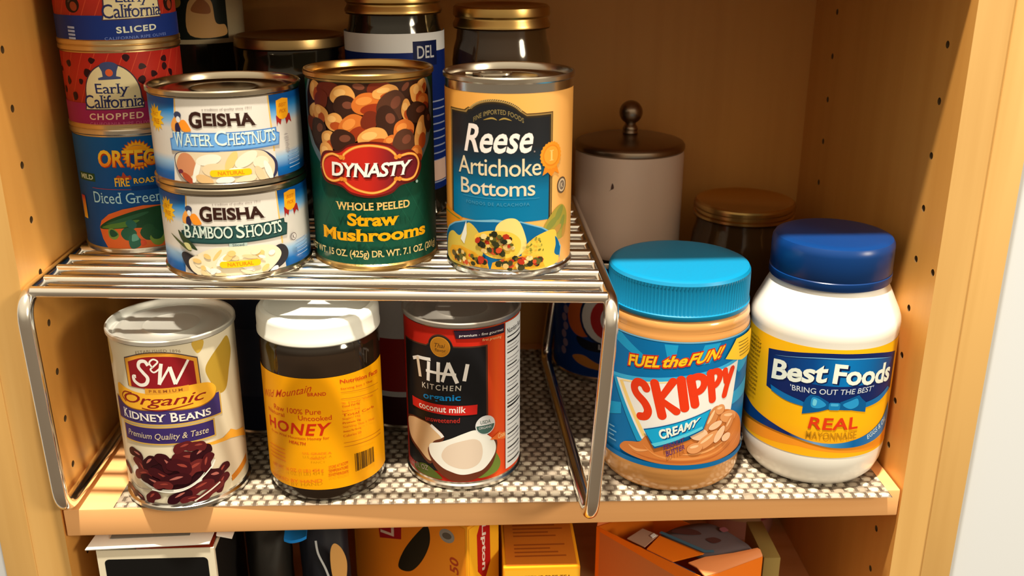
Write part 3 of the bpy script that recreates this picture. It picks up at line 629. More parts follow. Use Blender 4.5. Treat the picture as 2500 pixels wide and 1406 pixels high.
def olives(kind, z, name, label):
    t = tin(name, label, (ox, oy, z), 0.0340, 0.0350, 0.0485, mat((0.70, 0.54, 0.30, 1), 0.3, 1.0, name='tin_brass'), cat='can', group='three small cans stacked by the left side')
    ch = kind == 'chopped'; a = Art(0.0342); band = ink(156, 36, 78) if ch else ink(28, 48, 110)
    full(a, 1.8, 44.2, ramp('label_red', [(10, ph(150, 40, 26)), (30, ph(186, 44, 28)), (44, ph(172, 34, 24))]))
    for i in range(14): a.line([(-50 + i * 8, 14), (-36 + i * 8, 44)], 1.1, ink(206, 74, 44), lvl=2, taper=True)
    a.lvl = 2
    if ch:
        for (x, y) in [(-24, 37.8), (-6.2, 40), (12.8, 41.2), (21.8, 36.1), (36.4, 39.5), (35.9, 35), (28.2, 31.5), (40.4, 31), (-15.3, 28.2), (-9.9, 33), (20.5, 28.3), (-21.9, 19.1), (-26, 28), (-36, 34), (-33, 22)]:
            a.poly(blob([(px + rnd.uniform(-.5, .5), min(44, py + rnd.uniform(-.5, .5))) for px, py in ell(x, y, rnd.uniform(1.6, 2.4), rnd.uniform(1.6, 2.6), 0, 6)], 3), ink(46, 14, 18))
    else:
        for x, y in ((-14, 22.6), (-30, 30), (40, 30), (-26, 40), (46, 22)):
            a.poly(blob(ell(x, y, 4.8, 4.6, 0, 9)), ink(40, 22, 16)); a.poly(blob(ell(x + .8, y - 1, 2.4, 2.6, 20, 8)), ink(150, 60, 30)); a.poly(blob(ell(x - 1.8, y + 2, 1.4, .6, 40, 8)), ink(90, 62, 44))
    h = PI * 34.2 - 0.01
    s = 0.0 if ch else 17.5; dz = 0.0 if ch else 2.4
    a.poly([(-h, 1.8), (h, 1.8), (h, 16.6)] + [(36, 16.0), (0, 15.4 if ch else 16.6), (-30, 15.4 if ch else 16.6)] + [(-h, 16.6)], band)
    a.poly([(-14.6 + s, 11.4 + dz), (20.2 + s, 12.2 + dz), (20.4 + s, 15 + dz), (19.4 + s, 20 + dz)] + [p for p in ell(3.2 + s, 20 + dz, 16.3, 18.6, 0, 24, 0, 180)] + [(-13.8 + s, 15 + dz)], ink(70, 50, 60)); a.poly([(-13.8 + s, 12 + dz), (19.4 + s, 12.8 + dz), (18.7 + s, 20 + dz)] + ell(3.2 + s, 20 + dz, 15.6, 17.9, 0, 24, 0, 180) + [(-13 + s, 15 + dz)], ink(226, 202, 146))
    # bell mark
    a.poly([(-3.6 + s, 29 + dz), (9 + s, 29.6 + dz), (9 + s, 30.6 + dz), (6.6 + s, 31.2 + dz), (7.2 + s, 34 + dz), (8.4 + s, 37 + dz), (-2.4 + s, 37 + dz), (-1 + s, 34 + dz), (-.8 + s, 31 + dz), (-3.6 + s, 30.2 + dz)], ink(66, 72, 104)); a.poly(ell(3 + s, 37 + dz, 5, 2.4), ink(66, 72, 104)); a.poly(ell(3 + s, 33.2 + dz, 2.1), ink(222, 92, 44))
    ty, navy = 0, ink(40, 44, 84)
    a.text('Early', [(-6.2 + s, 27 + dz), (-6 + s, 19.4 + dz), (13 + s, 26.9 + dz), (12.8 + s, 19.3 + dz)], navy, 0.004, 0, .96, .03)
    a.poly(rect(-14 + s, 12.6 + dz, -14 + s + .01, 12.61 + dz), navy)
    q = [(-14 + s, 20.4 + dz), (-14 + s, 12.4 + dz), (20.2 + s, 20.4 + dz), (19.8 + s, 13.4 + dz)]
    a.text('California', q, ink(226, 202, 146), 0.06, 0, .94); a.text('California', q, navy, 0.006, 0, .94, .03)
    if ch: a.text('CHOPPED', [(-12.2, 9.6), (-12.5, 5.8), (19.2, 10.2), (18.8, 6.3)], ink(236, 190, 150), 0.02, 0, 1.2); a.text('CALIFORNIA RIPE OLIVES', [(-12.4, 4.4), (-12.6, 2.7), (24, 4.8), (24, 3.0)], ink(206, 100, 130), 0, 0, 1.1)
    else:
        a.text('SLICED', [(9.8, 10.2), (10, 6.6), (33.2, 11), (33, 7.5)], ink(220, 214, 180), 0.03, 0, 1.15); a.text('CALIFORNIA RIPE OLIVES', [(3.2, 4.6), (3.2, 3), (40, 5.6), (40, 4)], ink(120, 136, 186), 0, 0, 1.1)
        for i in range(4): a.line([(-19.4, 10 - i * 2), (-14.2, 9.8 - i * 2)], 1.2, ink(170, 176, 196))
    a.build('label', t)
olives('chopped', HR + 0.0765, 'olive_can', 'small can of chopped olives with magenta band, middle of the three-can stack')
olives('sliced', HR + 0.0765 + 0.0485, 'olive_can', 'small can of sliced olives with blue band, topmost of the three-can stack')

# --- kidney beans
def beans():
    t = tin('kidney_bean_can', 'can of organic kidney beans with cream label and purple bands, under the rack', (-0.1832, 0.0310, 0.0), 0.0363, 0.0378, 0.1120, STEEL_COOL, LID_BRIGHT)
    a = Art(0.03655); full(a, 5.0, 108.2, ink(226, 204, 164))
    a.poly(blob([(47, 104), (50, 94), (46, 84), (41, 72), (34, 71.6), (30, 80), (27.4, 89), (31, 95), (39, 101)]), ink(186, 142, 46)); a.poly(blob([(21, 108), (28, 108), (27, 103), (23.4, 101)]), ink(206, 160, 60)); a.poly(blob([(-46, 108), (-38, 106), (-34, 96), (-40, 90), (-50, 96)]), ink(214, 180, 110)); a.poly(blob([(-52, 60), (-40, 62), (-36, 52), (-42, 44), (-54, 46)]), ink(216, 178, 100))
    a.text('ESTABLISHED 1896', (-11.4, 103.4, 14.4, 105.2), ink(150, 126, 90), 0, 0, 1.1, 0, arc=1.4)
    a.poly([(-20.2, 82), (-20.6, 100)] + curve([(-20.6, 100), (-8, 104.2), (2, 105), (12, 103.4), (23.6, 98.6)], 5) + [(24, 81)], ink(90, 66, 60)); a.poly([(-19.6, 82), (-20, 99.4)] + curve([(-20, 99.4), (-8, 103.5), (2, 104.3), (12, 102.7), (23, 98)], 5) + [(23.4, 81)], ink(226, 150, 44)); a.poly([(-17.6, 82), (-17.8, 97.8)] + curve([(-17.8, 97.8), (-8, 101.4), (2, 102.2), (12, 100.8), (21, 96.6)], 5) + [(21.4, 81)], ink(142, 26, 30))
    w = ink(240, 222, 198)
    a.line(curve([(-4.6, 96.6), (-6.4, 99.2), (-9.6, 98.6), (-10.6, 95.4), (-8.2, 92), (-5.8, 88.6), (-7.2, 85), (-11, 83.9), (-14.6, 86), (-15, 88.8), (-13.2, 89)], 6), 2.1, w, taper=False)
    a.line(curve([(-2, 95.2), (-3.6, 98.4), (-1.2, 100.6), (1.2, 99), (-1.6, 96), (-3.4, 94.2), (-1.6, 92.4), (1.6, 94.6), (3.2, 97.4)], 5), 1.0, w)
    a.line(curve([(3.0, 97.8), (2.0, 93), (0.6, 84.6)], 5), 2.0, w); a.line([(0.6, 84.6), (7.4, 95.4)], 1.3, w); a.line([(7.4, 95.4), (9.6, 84.2)], 2.2, w); a.line(curve([(9.6, 84.2), (13.6, 91), (18, 98.2)], 5), 1.5, w)
    def band(u0, u1, vl0, vl1, sag, m):
        top = curve([(u0, vl1 - .3), ((u0 + u1) / 2, vl1 - sag), (u1, vl1 + .3)], 8); bot = curve([(u0, vl0 - .3), ((u0 + u1) / 2, vl0 - sag), (u1, vl0 + .3)], 8); a.poly(top + bot[::-1], m)
    band(-35.6, 35.6, 57.2, 72.6, -.6, ink(206, 158, 70)); band(-34.6, 34.6, 58.2, 72.0, -.6, ink(64, 48, 98))
    band(-30.2, 29.6, 44.6, 56.6, -.4, ink(206, 158, 70)); band(-29.2, 28.6, 45.6, 55.8, -.4, ink(58, 40, 90))
    ob = blob([(-31.6, 77), (-29.6, 81.6), (-22, 80), (-10, 78.6), (4, 79.2), (9.6, 80.6), (16, 82.2), (27.8, 81), (32.8, 76.4), (31, 71), (24, 68), (14, 67.6), (0, 68.6), (-14, 67.8), (-24, 68.4), (-30.6, 71.6)], 5)
    a.poly([(x, y - .7) for x, y in ob], ink(160, 96, 30)); a.poly(ob, ink(250, 172, 44)); a.poly([(-8.6, 78), (-8.4, 82), (16.6, 82.6), (16.4, 79)], ink(224, 150, 44)); a.text('PREMIUM', (-6, 79.4, 13, 81.2), ink(150, 80, 30), 0.02, 0, 1.5)
    q = [(-25.6, 77.6), (-24.8, 69.2), (26.4, 77.6), (26.0, 69.2)]
    a.text('Organic', q, ink(140, 30, 24), 0.004, 0.34, .96); a.line(curve([(-24, 71), (-27, 74), (-24, 77.4), (-18, 77.8)], 6), .7, ink(140, 30, 24)); a.line(curve([(-12, 69), (-2, 67.8), (10, 69.4), (18, 70.4)], 6), .6, ink(140, 30, 24))
    a.text('K', (-28, 60.4, -23.4, 66.2), w, 0.02, 0, 1, .03); a.text('IDNEY', (-22.8, 60.6, 2, 65.4), w, 0.02, 0, 1, .03); a.text('B', (4, 60.2, 8.6, 66.2), w, 0.02, 0, 1, .03); a.text('EANS', (9.2, 60, 27.8, 64.6), w, 0.02, 0, 1, .03)
    a.text('Premium Quality & Taste', (-26, 47.6, 25, 52.8), ink(206, 180, 140), 0.004, 0.25)
    a.poly([(13, 42.8), (24, 42), (34, 41.6), (41, 44.4), (46, 41), (56, 38), (60, 30), (50, 35), (40, 38.6), (30, 39.2)], ink(240, 164, 50)); a.poly(blob([(16, 38), (40, 38), (58, 28), (56, 16), (34, 12), (20, 20)]), ink(216, 190, 152))
    a.poly([(37.4, 9.6), (37.2, 13.6), (56, 19.6), (56, 14)], ink(206, 120, 30))
    # spoon of beans
    a.poly([(x, max(5.2, y)) for x, y in blob([(-27, 24), (-18, 17), (-8, 13.4), (4, 13.2), (16, 17), (26, 27), (22, 31), (-16, 31)])], ink(236, 222, 196))
    a.poly(blob([(-21, 24), (-14, 17), (-4, 15), (8, 16), (18, 22), (23, 31), (20, 39), (10, 38), (-4, 35), (-16, 31)]), ink(44, 10, 16))
    dks = ((58, 14, 18), (78, 20, 22), (92, 26, 26), (48, 10, 16), (104, 34, 30), (66, 16, 20))
    spots = [(-22, 36, 5, 3, -20), (-33, 23.5, 4, 2.2, -40), (-20, 29, 5, 3.2, -60), (-11.6, 32, 5.4, 3.2, 40), (-18, 23, 5.6, 3, 10), (-6, 23.6, 7, 3, -35), (-2.6, 33, 6, 3.6, -60), (10, 34.6, 6.6, 4, -20), (9.6, 42.4, 5, 3, 10), (19, 36.4, 6, 3.6, 30), (14, 27, 7, 4, 20), (5.6, 29.6, 6, 4, -30), (2.4, 20.6, 8, 3.6, 10), (22.4, 29.6, 5.4, 3, 70), (17, 41.6, 4.6, 2.8, -10), (-12, 19.4, 6.6, 3, -25), (-5, 17.6, 5, 2.4, 0), (31, 20.4, 5, 2.8, 40), (24, 18.6, 5.2, 4.2, -20), (30, 12.6, 5.6, 2.8, 50), (16, 13.6, 7.4, 3.2, 15), (4, 9.4, 6.6, 3, 25), (22, 8.8, 8, 2.6, 28), (-30, 9.4, 4.6, 2.6, -30), (-23, 7.6, 4, 2, -30), (-12, 8.8, 4.6, 3, 40), (10, 7.4, 5, 2, 0)]
    for i, (x, y, rx, ry, q) in enumerate(spots):
        rx *= 1.22; ry *= 1.42; c, s = math.cos(math.radians(q)), math.sin(math.radians(q)); K = lambda px, py, sc=1: (x + sc * (px * rx * c - py * ry * s), max(5.2, y + sc * (px * rx * s + py * ry * c)))
        a.poly(blob([K(-1, .1), K(-.6, .85), K(0, .95), K(.6, .9), K(1, .2), K(.8, -.6), K(.35, -.55), (K(0, -.38)), K(-.4, -.6), K(-.85, -.6)], 4), ink(*dks[i % 6])); a.poly(blob([K(-.3, .35), K(.2, .6), K(.55, .4), K(.1, .25)], 3), ink(*((150, 60, 46) if i % 3 else (176, 96, 80))))
    a.line(curve([(-12, 14.8), (1.6, 13.6), (13.4, 17.6), (24, 26.4)], 6), .8, ink(240, 228, 204)); a.line(curve([(-29, 17), (-22, 14), (-14, 14.4)], 6), .7, ink(150, 130, 110)); a.line(curve([(12, 6), (20, 10), (28, 14)], 5), 1.0, ink(226, 208, 180))
    a.build('label', t)
beans()

# --- honey
def honey():
    t = thing('honey_jar', 'dark honey jar with white lid and orange label, between the beans and the coconut milk', 'jar', (-0.0951, 0.0352, 0.0))
    dark = mat((0.020, 0.011, 0.006, 1), 0.10, 0.0, 0.6, name='dark_honey_glass')
    lathe('jar', [(0, 0.003), (0.028, 0.003), (0.0325, 0.0003), (0.0345, 0.0012), (0.0362, 0.0045), (0.0366, 0.010), (0.0366, 0.092), (0.0363, 0.098), (0.0356, 0.1015), (0.0340, 0.1040), (0.0335, 0.112), (0, 0.112)], dark, t)
    lid = mat(ph(240, 232, 220), 0.22, 0, 0.2, name='white_enamel')
    lathe('lid', [(0.0345, 0.1052), (0.0368, 0.1042), (0.0374, 0.1050), (0.0374, 0.1072), (0.0371, 0.1080), (0.0371, 0.1152), (0.0366, 0.1180), (0.0352, 0.1196), (0.0325, 0.1200), (0.0310, 0.1192), (0.0290, 0.1188), (0, 0.1186)], lid, t)
    a = Art(0.0368); red, fnt = ink(206, 64, 16), ink(228, 112, 22)
    a.poly(rect(-56, 9.8, 56, 84.6), mat(ph(255, 158, 5, 1.0), 0.42, spec=0.16))
    a.text('Wild Mountain', [(-40.5, 69.6), (-40.5, 64.6), (-1, 81.2), (-1, 76.4)], red, 0.004, 0.4); a.text('BRAND', (-3.8, 73.2, 7.2, 75.6), red, 0.03, 0, 1.1)
    a.text('Raw 100% Pure', [(-29, 64), (-29, 60.4), (3.6, 64.8), (3.4, 61.2)], red, 0.008); a.text('Natural', [(-36, 59.6), (-36, 57), (-20.4, 59.6), (-20.4, 57)], red, 0.006); a.text('Uncooked', (-10.6, 57, 9.6, 60.2), red, 0.008)
    a.text('HONEY', [(-36, 54.0), (-36, 46.8), (9.4, 55.4), (6.4, 47.0)], ink(208, 44, 14), 0.022, 0, 1.12)
    a.text('From Wild Mountain Honey for', [(-34, 45.2), (-34, 43), (7.4, 46.2), (7.4, 43.8)], red, 0); a.text('HEALTH', (-18.4, 40.4, -7, 42.4), red, 0.02, 0.2)
    a.text('Nutrition Facts', [(15.8, 82.2), (15.8, 79.8), (47.2, 79.2), (47, 76)], red, 0.02)
    for i, (v, s) in enumerate(((76.8, 0), (73.8, 1), (69.5, 1), (67.2, 0), (65, 0), (62, 0), (59.6, 0), (56.8, 0), (54, 0), (51.4, 0), (48.4, 0), (45.6, 0), (40, 1), (37.4, 1))):
        if s: a.line([(16, v), (47, v - 4.4 if i < 3 else v - 3)], .35, ink(196, 110, 20))
        else: a.text(('Serving Size 1 Tbsp', 'Amount Per Serving', 'Calories 60', '% Daily Value', 'Total Fat 0g', 'Sodium 0mg', 'Total Carb', 'Sugars 16g', 'Protein 0g')[i % 9], [(16, v), (16, v - 1.7), (16 + (12 if i % 3 else 24), v - (1 if i % 3 else 2.4)), (16 + (12 if i % 3 else 24), v - (2.7 if i % 3 else 4.1))], fnt if i % 2 else red, 0)
    x = 22.4; rr = random.Random(3)
    bars = []
    while x < 36.6:
        w = rr.choice((.35, .5, .8)); t0 = (x - 22.4) / 14.4
        bars.append([(x, 18.3 + .6 * t0), (x + w, 18.3 + .6 * t0), (x + w, 30.7 - 1.2 * t0), (x, 30.7 - 1.2 * t0)]); x += w + rr.choice((.3, .45, .7))
    a.multi(bars, ink(92, 58, 14))
    a.text('NET WT. 16 OZ. (1 LB.) 454 g', [(-36, 21.6), (-36, 18.6), (2.6, 25), (2.4, 22)], fnt, 0.006); a.text('PACKED BY HAND', [(-39, 13), (-39, 10.8), (1.4, 17.8), (1.4, 15.4)], fnt, 0); a.text('STORE AT ROOM', [(5.8, 26), (5.8, 24), (17.6, 27.4), (17.6, 25.4)], red, 0); a.text('TEMPERATURE', [(5.4, 23.4), (5.4, 21.4), (17.6, 24.2), (17.6, 22.2)], red, 0); a.text('DO NOT REFRIGERATE', [(5.4, 20.8), (5.4, 18.8), (17.6, 21), (17.6, 19)], red, 0)
    a.text('U.S. GRADE A', (-9.4, 34.2, 8, 35.8), fnt, 0); a.text('FANCY', (-4.6, 30.8, 4, 32.4), fnt, 0)
    for i in range(4): a.line([(-38, 34 - i * 2.6), (-22, 34.6 - i * 2.6)], .5, fnt)
    a.build('label', t)
honey()

# --- coconut milk
def coconut():
    t = tin('coconut_milk_can', 'red and black can of organic coconut milk on the shelf under the rack', (-0.0074, 0.0480, 0.0), 0.0364, 0.0376, 0.1130, mat((0.62, 0.60, 0.57, 1), 0.25, 1.0, name='tin_grey'), mat((0.50, 0.48, 0.46, 1), 0.42, 0.9, name='tin_lid_grey'))
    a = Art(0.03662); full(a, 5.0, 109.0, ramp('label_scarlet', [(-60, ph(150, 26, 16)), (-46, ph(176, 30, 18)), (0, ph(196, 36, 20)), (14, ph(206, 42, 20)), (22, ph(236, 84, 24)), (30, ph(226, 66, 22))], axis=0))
    P = [(-47.6, 12), (-47, 95.6), (-23, 97), (-20.6, 99)] + ell(-13.4, 97, 8.2, 8.2, 0, 14, 165, 12) + [(-5, 98), (16.2, 97.6), (16.2, 12)]
    a.poly(P, ink(84, 46, 30)); a.poly([(x + (1.2 if x < -30 else (-1.2 if x > 10 else 0)), y - .9) for x, y in P], ink(26, 24, 24))
    a.poly(ell(-13.4, 97, 6.6), ink(186, 118, 30)); a.poly(ell(-13.4, 97, 5.9), ink(168, 104, 24)); a.text('Thai', (-17, 96.4, -10, 99.2), ink(80, 46, 16), 0.004, .3); a.text('flavor', (-16.8, 93.8, -9.6, 95.8), ink(80, 46, 16), 0)
    w = ink(238, 222, 206)
    a.line([(-35.4, 84.4), (-30, 86.8), (-20, 87.6)], 2.2, w); a.line([(-30.6, 87), (-28.6, 74)], 2.5, ink(226, 196, 160)); a.line([(-21.4, 86), (-22.2, 73)], 2.3, w); a.line([(-14.6, 86.8), (-15.2, 73.4)], 2.3, w); a.line([(-23.6, 79.6), (-3.6, 79.4)], 1.8, w); a.line([(-8.2, 87.2), (-12.4, 74)], 2.0, w); a.line([(-8.4, 87.2), (-3.0, 73.8)], 2.4, w); a.line([(3.4, 86.4), (1.2, 75.2)], 2.3, w)
    a.text('KITCHEN', [(-27.4, 71), (-27, 67.2), (-.6, 72.4), (-.6, 68.8)], ink(206, 190, 166), 0.008, 0.1, 1.3); a.text('organic', [(-26.4, 64.4), (-26.2, 58.8), (-1, 66.2), (-1.2, 60.8)], ink(20, 124, 178), 0.02)
    a.poly([(-37.6, 58), (-37.2, 51.6), (8.8, 52.2), (9.2, 58.8)], ink(198, 34, 26)); a.text('coconut milk', [(-30.6, 57), (-30.2, 52.6), (2.2, 58.2), (1.8, 53.8)], w, 0.012); a.text('unsweetened', [(-25.4, 48.6), (-25, 45.2), (-1.8, 50.4), (-2, 47)], ink(190, 46, 34), 0.006)
    # halves of coconut on leaves
    a.poly(blob([(-38, 9), (-26, 14), (-14, 7), (-20, 5.6), (-34, 6)]), ink(84, 92, 30)); a.poly(blob([(20, 24), (25, 15), (22, 9), (12, 7), (8, 9), (17, 16)]), ink(110, 124, 44))
    a.poly(blob([(-47, 39), (-40, 43.6), (-32, 45), (-21, 44), (-12, 37), (-16, 29), (-22, 15.4), (-33, 21.4), (-44, 27)]), ink(96, 46, 26)); a.poly(blob([(-45.8, 38.4), (-39, 42.8), (-32, 44.2), (-21.4, 43.2), (-13, 36.4), (-20, 31), (-21.6, 17.6), (-32, 23), (-43, 29)]), ink(216, 172, 122)); a.line(curve([(-21, 43), (-15, 38.6), (-12.8, 36)], 5), 2.2, w)
    a.poly(blob([(-22.6, 28), (-20, 15.6), (-12, 8), (-3.6, 5.6), (8, 7.2), (18, 14), (22, 25), (20, 33), (0, 36)]), ink(104, 48, 26)); a.poly(blob([(-22.2, 29.4), (-15, 32.4), (-7.6, 35.8), (0, 39.4), (7.6, 41.4), (14, 38), (20.4, 31), (20.8, 23), (13.4, 13.8), (6, 11.4), (-1.4, 10.6), (-8, 12.4), (-14.4, 15.2), (-21.8, 22)]), ink(240, 226, 210)); a.poly(blob([(-11, 29.4), (-4, 33.4), (6, 35.4), (11, 32), (12, 24), (9, 17.4), (1, 14.6), (-9, 17), (-14, 22.4)]), ink(226, 196, 164))
    a.poly(ell(14.2, 43.8, 6.6), ink(228, 216, 206)); a.poly(ell(14.2, 43.8, 6.0, 6.0, 0, 20, 180, 360), ink(70, 96, 82)); a.text('USDA', (10.8, 44.8, 17.6, 47.2), ink(70, 96, 82), 0.01); a.text('ORGANIC', (9.8, 41.4, 18.6, 43), ink(228, 216, 206), 0)
    a.poly([(-4.6, 108.6), (-3.2, 103.2), (28.4, 102.6), (28.4, 108.6)], ink(44, 26, 38)); a.text('premium - fine gourmet', [(-1.6, 106), (-1.4, 103.9), (27.6, 106), (27.6, 103.6)], w, 0.004, .15); a.text('first pressing', [(12.6, 102.2), (12.6, 100), (26, 101.8), (26, 99.4)], ink(246, 190, 120), 0.004, .15)
    a.poly([(17, 33), (24, 36.6), (29, 34), (29, 30), (22, 31.6)], ink(240, 110, 40)); a.text('Cook', (23, 32, 29, 35.4), ink(246, 190, 120), .01, .2)
    a.text('13.66 FL OZ', [(-45, 11), (-45, 7.6), (-24, 13.4), (-24, 10)], ink(160, 130, 120), 0)
    a.poly(rect(29.3, 7.6, 52, 108.6), ink(228, 218, 206)); k = ink(40, 34, 34); g = ink(140, 130, 124)
    a.text('Nutrition Facts', (31, 100.8, 50, 104.4), k, 0.02)
    for v in (95, 51): a.line([(31, v), (50, v)], 1.3, k)
    for i, v in enumerate((98.6, 92.4, 90.2, 88, 84, 81.6, 79.2, 76.8, 74, 70, 67.6, 65, 62, 59, 56, 53.6, 48, 45, 42, 38.6, 35, 32, 29, 26, 22, 19, 16, 12)): a.line([(31, v), (33 + rnd.uniform(9, 17), v)], .55 if i % 3 else .8, g if i % 3 else k)
    a.build('label', t)
coconut()

# --- peanut butter
def peanut():
    t = thing('peanut_butter_jar', 'peanut butter jar with ribbed turquoise lid and blue label, between the rack and the mayonnaise', 'jar', (0.1282, 0.0416, 0.0))
    pbm = mat(ph(202, 134, 66), 0.26, 0, 0.7, name='peanut_butter_in_clear_jar')
    lathe('jar', [(0, 0.003), (0.032, 0.003), (0.0370, 0.0003), (0.0402, 0.0010), (0.0434, 0.0042), (0.0449, 0.0090), (0.04495, 0.0135), (0.0452, 0.0150), (0.0454, 0.0180), (0.0454, 0.1045), (0.0452, 0.1070), (0.0444, 0.1090), (0.0449, 0.1115), (0.0444, 0.1145), (0.0425, 0.1170), (0.0405, 0.1180), (0.0405, 0.1300), (0, 0.1300)], pbm, t)
    lid = mat(ph(0, 120, 150), 0.36, name='turquoise_plastic')
    lathe('lid', [(0.0420, 0.1172), (0.0437, 0.1168), (0.0441, 0.1176), (0.0441, 0.1196), (0.04345, 0.1200), (0.0436, 0.1206), (0.0436, 0.1364), (0.04335, 0.1384), (0.0424, 0.1402), (0.0405, 0.1411), (0.0385, 0.1412), (0, 0.1410)], lid, t, segs=240, ribs=(120, 0.0009, 0.1203, 0.1366))
    a = Art(0.04555); full(a, 20.0, 104.8, ink(0, 104, 152)); h = PI * 45.55 - .01
    cy = ink(30, 148, 184)
    for P in ([(-53, 104.6), (-46, 103.6), (-24, 91), (-33, 91), (-54, 99)], [(-16, 102.6), (-7.8, 102.6), (-9.4, 90), (-13, 90)], [(8, 102.4), (19, 102.6), (12, 90), (4, 90)], [(-56, 53), (-43.6, 57), (-43.2, 49.4), (-56, 44)], [(30, 86), (38, 78), (60, 84), (60, 92), (44, 92)], [(32, 66), (33, 58), (60, 60), (60, 72)]): a.poly(P, cy)
    a.poly(rect(-h, 103.9, h, 104.8), ink(120, 170, 186))
    a.poly([(-52, 75), (-52, 71.8), (35, 86.8), (36, 89.6)], ink(60, 166, 198))
    q = [(-39.5, 91.2), (-38.8, 84.0), (22.4, 100.6), (19.6, 93.0)]
    for i, (s, x0, x1, dy) in enumerate((('FUEL', 0.0, .35, 0), ('the', .38, .62, .1), ('FUN!', .635, 1.0, 0))):
        L = lambda t0, top: tuple(q[0 if top else 1][d] * (1 - t0) + q[2 if top else 3][d] * t0 for d in (0, 1))
        qq = [L(x0, 1), L(x0, 0), L(x1, 1), L(x1, 0)]
        a.text(s, [(p[0] + e[0], p[1] + e[1]) for p, e in zip(qq, ((-.9, .9), (-.9, -.9), (.9, .9), (.9, -.9)))], ink(206, 40, 20), 0.075, .2); a.text(s, qq, ink(255, 186, 30), 0.03, .2)
    a.poly([(-52, 73), (-44, 74), (-22, 37), (-30, 35)], cy)
    a.poly([(-48.4, 72.6), (35.6, 87.4), (31.4, 50), (-27, 37.4)], ink(236, 222, 206)); a.poly([(-45.4, 71.6), (-42.6, 72.4), (-24, 40), (-26.4, 39.2)], ink(246, 200, 112)); a.poly([(-45.4, 71.6), (-43, 73.2), (-4, 80.6), (-4, 79.4)], ink(246, 208, 140))
    red = ink(226, 56, 20)
    # bold rounded lettering drawn with strokes
    def st(pts, w=5.2, c=True):
        P = curve(pts, 6) if c else pts; w *= 1.04; a.lvl += 0.34; a.line(P, w, red, lvl=a.lvl)
        a.lvl += 0.34
        for e in (P[0], P[-1]): a.poly(ell(e[0], e[1], w / 2, n=16), red, lvl=a.lvl)
    st([(-25.6, 72), (-27.6, 74.6), (-31.4, 75), (-33.6, 71.6), (-32, 67.4), (-26.4, 62.6), (-23.8, 57.6), (-25.2, 53.6), (-28.6, 52.6)], 5.0)
    st([(-20.6, 76.6), (-15, 55.8)], 5.4, False); st([(-9.6, 79.2), (-16.6, 66.8), (-6.6, 59.4)], 4.8, False)
    st([(-5, 80.4), (-1.8, 61.8)], 5.4, False); st([(.6, 81.4), (4.4, 64)], 5.2, False); st([(.8, 81.2), (5, 82.6), (8.6, 81), (9.2, 76.6), (7, 73), (3, 71.8)], 4.4)
    st([(12.8, 84), (15.6, 66)], 4.8, False); st([(13, 83.8), (17, 84.6), (19.6, 82.6), (19.6, 79), (17.6, 75.8), (15, 74.8)], 4.0)
    st([(23.6, 83.4), (25.2, 76.4)], 4.2, False); st([(30, 83), (26.4, 74), (24.6, 67)], 4.2)
    # peanut butter swirl, nuts, flavour band
    pb = [ink(*c) for c in ((206, 116, 50), (222, 136, 66), (186, 96, 40), (234, 156, 88))]
    a.poly(blob([(-42, 25.6), (-40, 31), (-34, 33.6), (-28, 35.4), (-24, 40.4), (-18, 37), (-4, 38), (8, 44), (18, 55), (26, 57), (38, 51), (48, 40), (52, 25), (38, 23.2), (20, 22.4), (-4, 22.4), (-26, 23.4)]), pb[0])
    for P, w, m in (([(-34, 27), (-20, 25.4), (0, 24.8), (22, 26.4), (40, 34)], 1.6, pb[2]), ([(-26, 34), (-16, 28), (4, 27), (24, 29.6), (40, 40)], 1.8, pb[1]), ([(-36, 31), (-30, 29), (-22, 31)], 2, pb[3]), ([(-2, 30), (14, 31), (30, 36)], 1.6, pb[3]), ([(36, 28), (46, 34), (48, 40)], 1.4, pb[1])): a.line(curve(P, 6), w, m, taper=True)
    for (x, y, rx, ry, rot, c) in ((16, 53, 9, 4, 62, 0), (22, 58, 3.6, 3.4, 0, 1), (30, 51, 8, 4, -16, 1), (31, 46, 6, 3, 50, 0), (8, 43.6, 6, 4, -12, 4), (14, 38.6, 9, 4, 32, 1), (6, 34.4, 5, 3.6, 10, 1), (19, 48, 5, 2.4, 16, 4), (22.6, 41, 6, 2.8, 55, 4), (28.6, 37.4, 4, 2.8, 0, 4)):
        a.poly(blob([(px + .25, py - .5) for px, py in ell(x, y, rx, ry, rot, 9)]), ink(166, 88, 40)); a.poly(blob(ell(x, y, rx, ry, rot, 9)), ink(*((206, 128, 70), (220, 144, 84), 0, 0, (236, 184, 138))[c])); a.poly(blob(ell(x - .5, y + ry * .3, rx * .55, ry * .25, rot, 8)), ink(244, 186, 132))
    a.poly([(-25.8, 45), (14.8, 60.2), (10.6, 46.6), (-18.6, 33)], ink(0, 84, 130)); a.poly([(-25.2, 44.4), (14.2, 59.4), (10.2, 47.4), (-18.2, 34.4)], ink(24, 156, 190)); a.poly([(-20.6, 36), (9.6, 49.2), (10.2, 47.4), (-18.2, 34.4)], ink(90, 190, 214))
    q = [(-17.4, 46), (-14.6, 39.8), (8.4, 55.8), (6.2, 49.8)]; a.text('CREAMY', [(x + .5, y - .5) for x, y in q], ink(0, 60, 110), 0.07, .1); a.text('CREAMY', q, ink(232, 236, 238), 0.04, .1)
    pu = ink(96, 50, 92); a.text('PEANUT', [(-13.2, 36.4), (-12.6, 32.8), (-1, 42.6), (-.8, 38.8)], pu, 0.02); a.text('BUTTER', [(-11.6, 32.2), (-10.8, 28.6), (-.4, 37.8), (-.2, 34.4)], pu, 0.02)
    a.poly([(30.6, 102.8), (52, 103), (62, 92), (60, 86), (38.6, 86.6), (22.4, 91.6)], ink(246, 186, 44))
    for i in range(5): a.line([(33 + i * .6, 99.4 - i * 2.3), (46 + i, 98.6 - i * 2.2)], .7, ink(150, 110, 30))
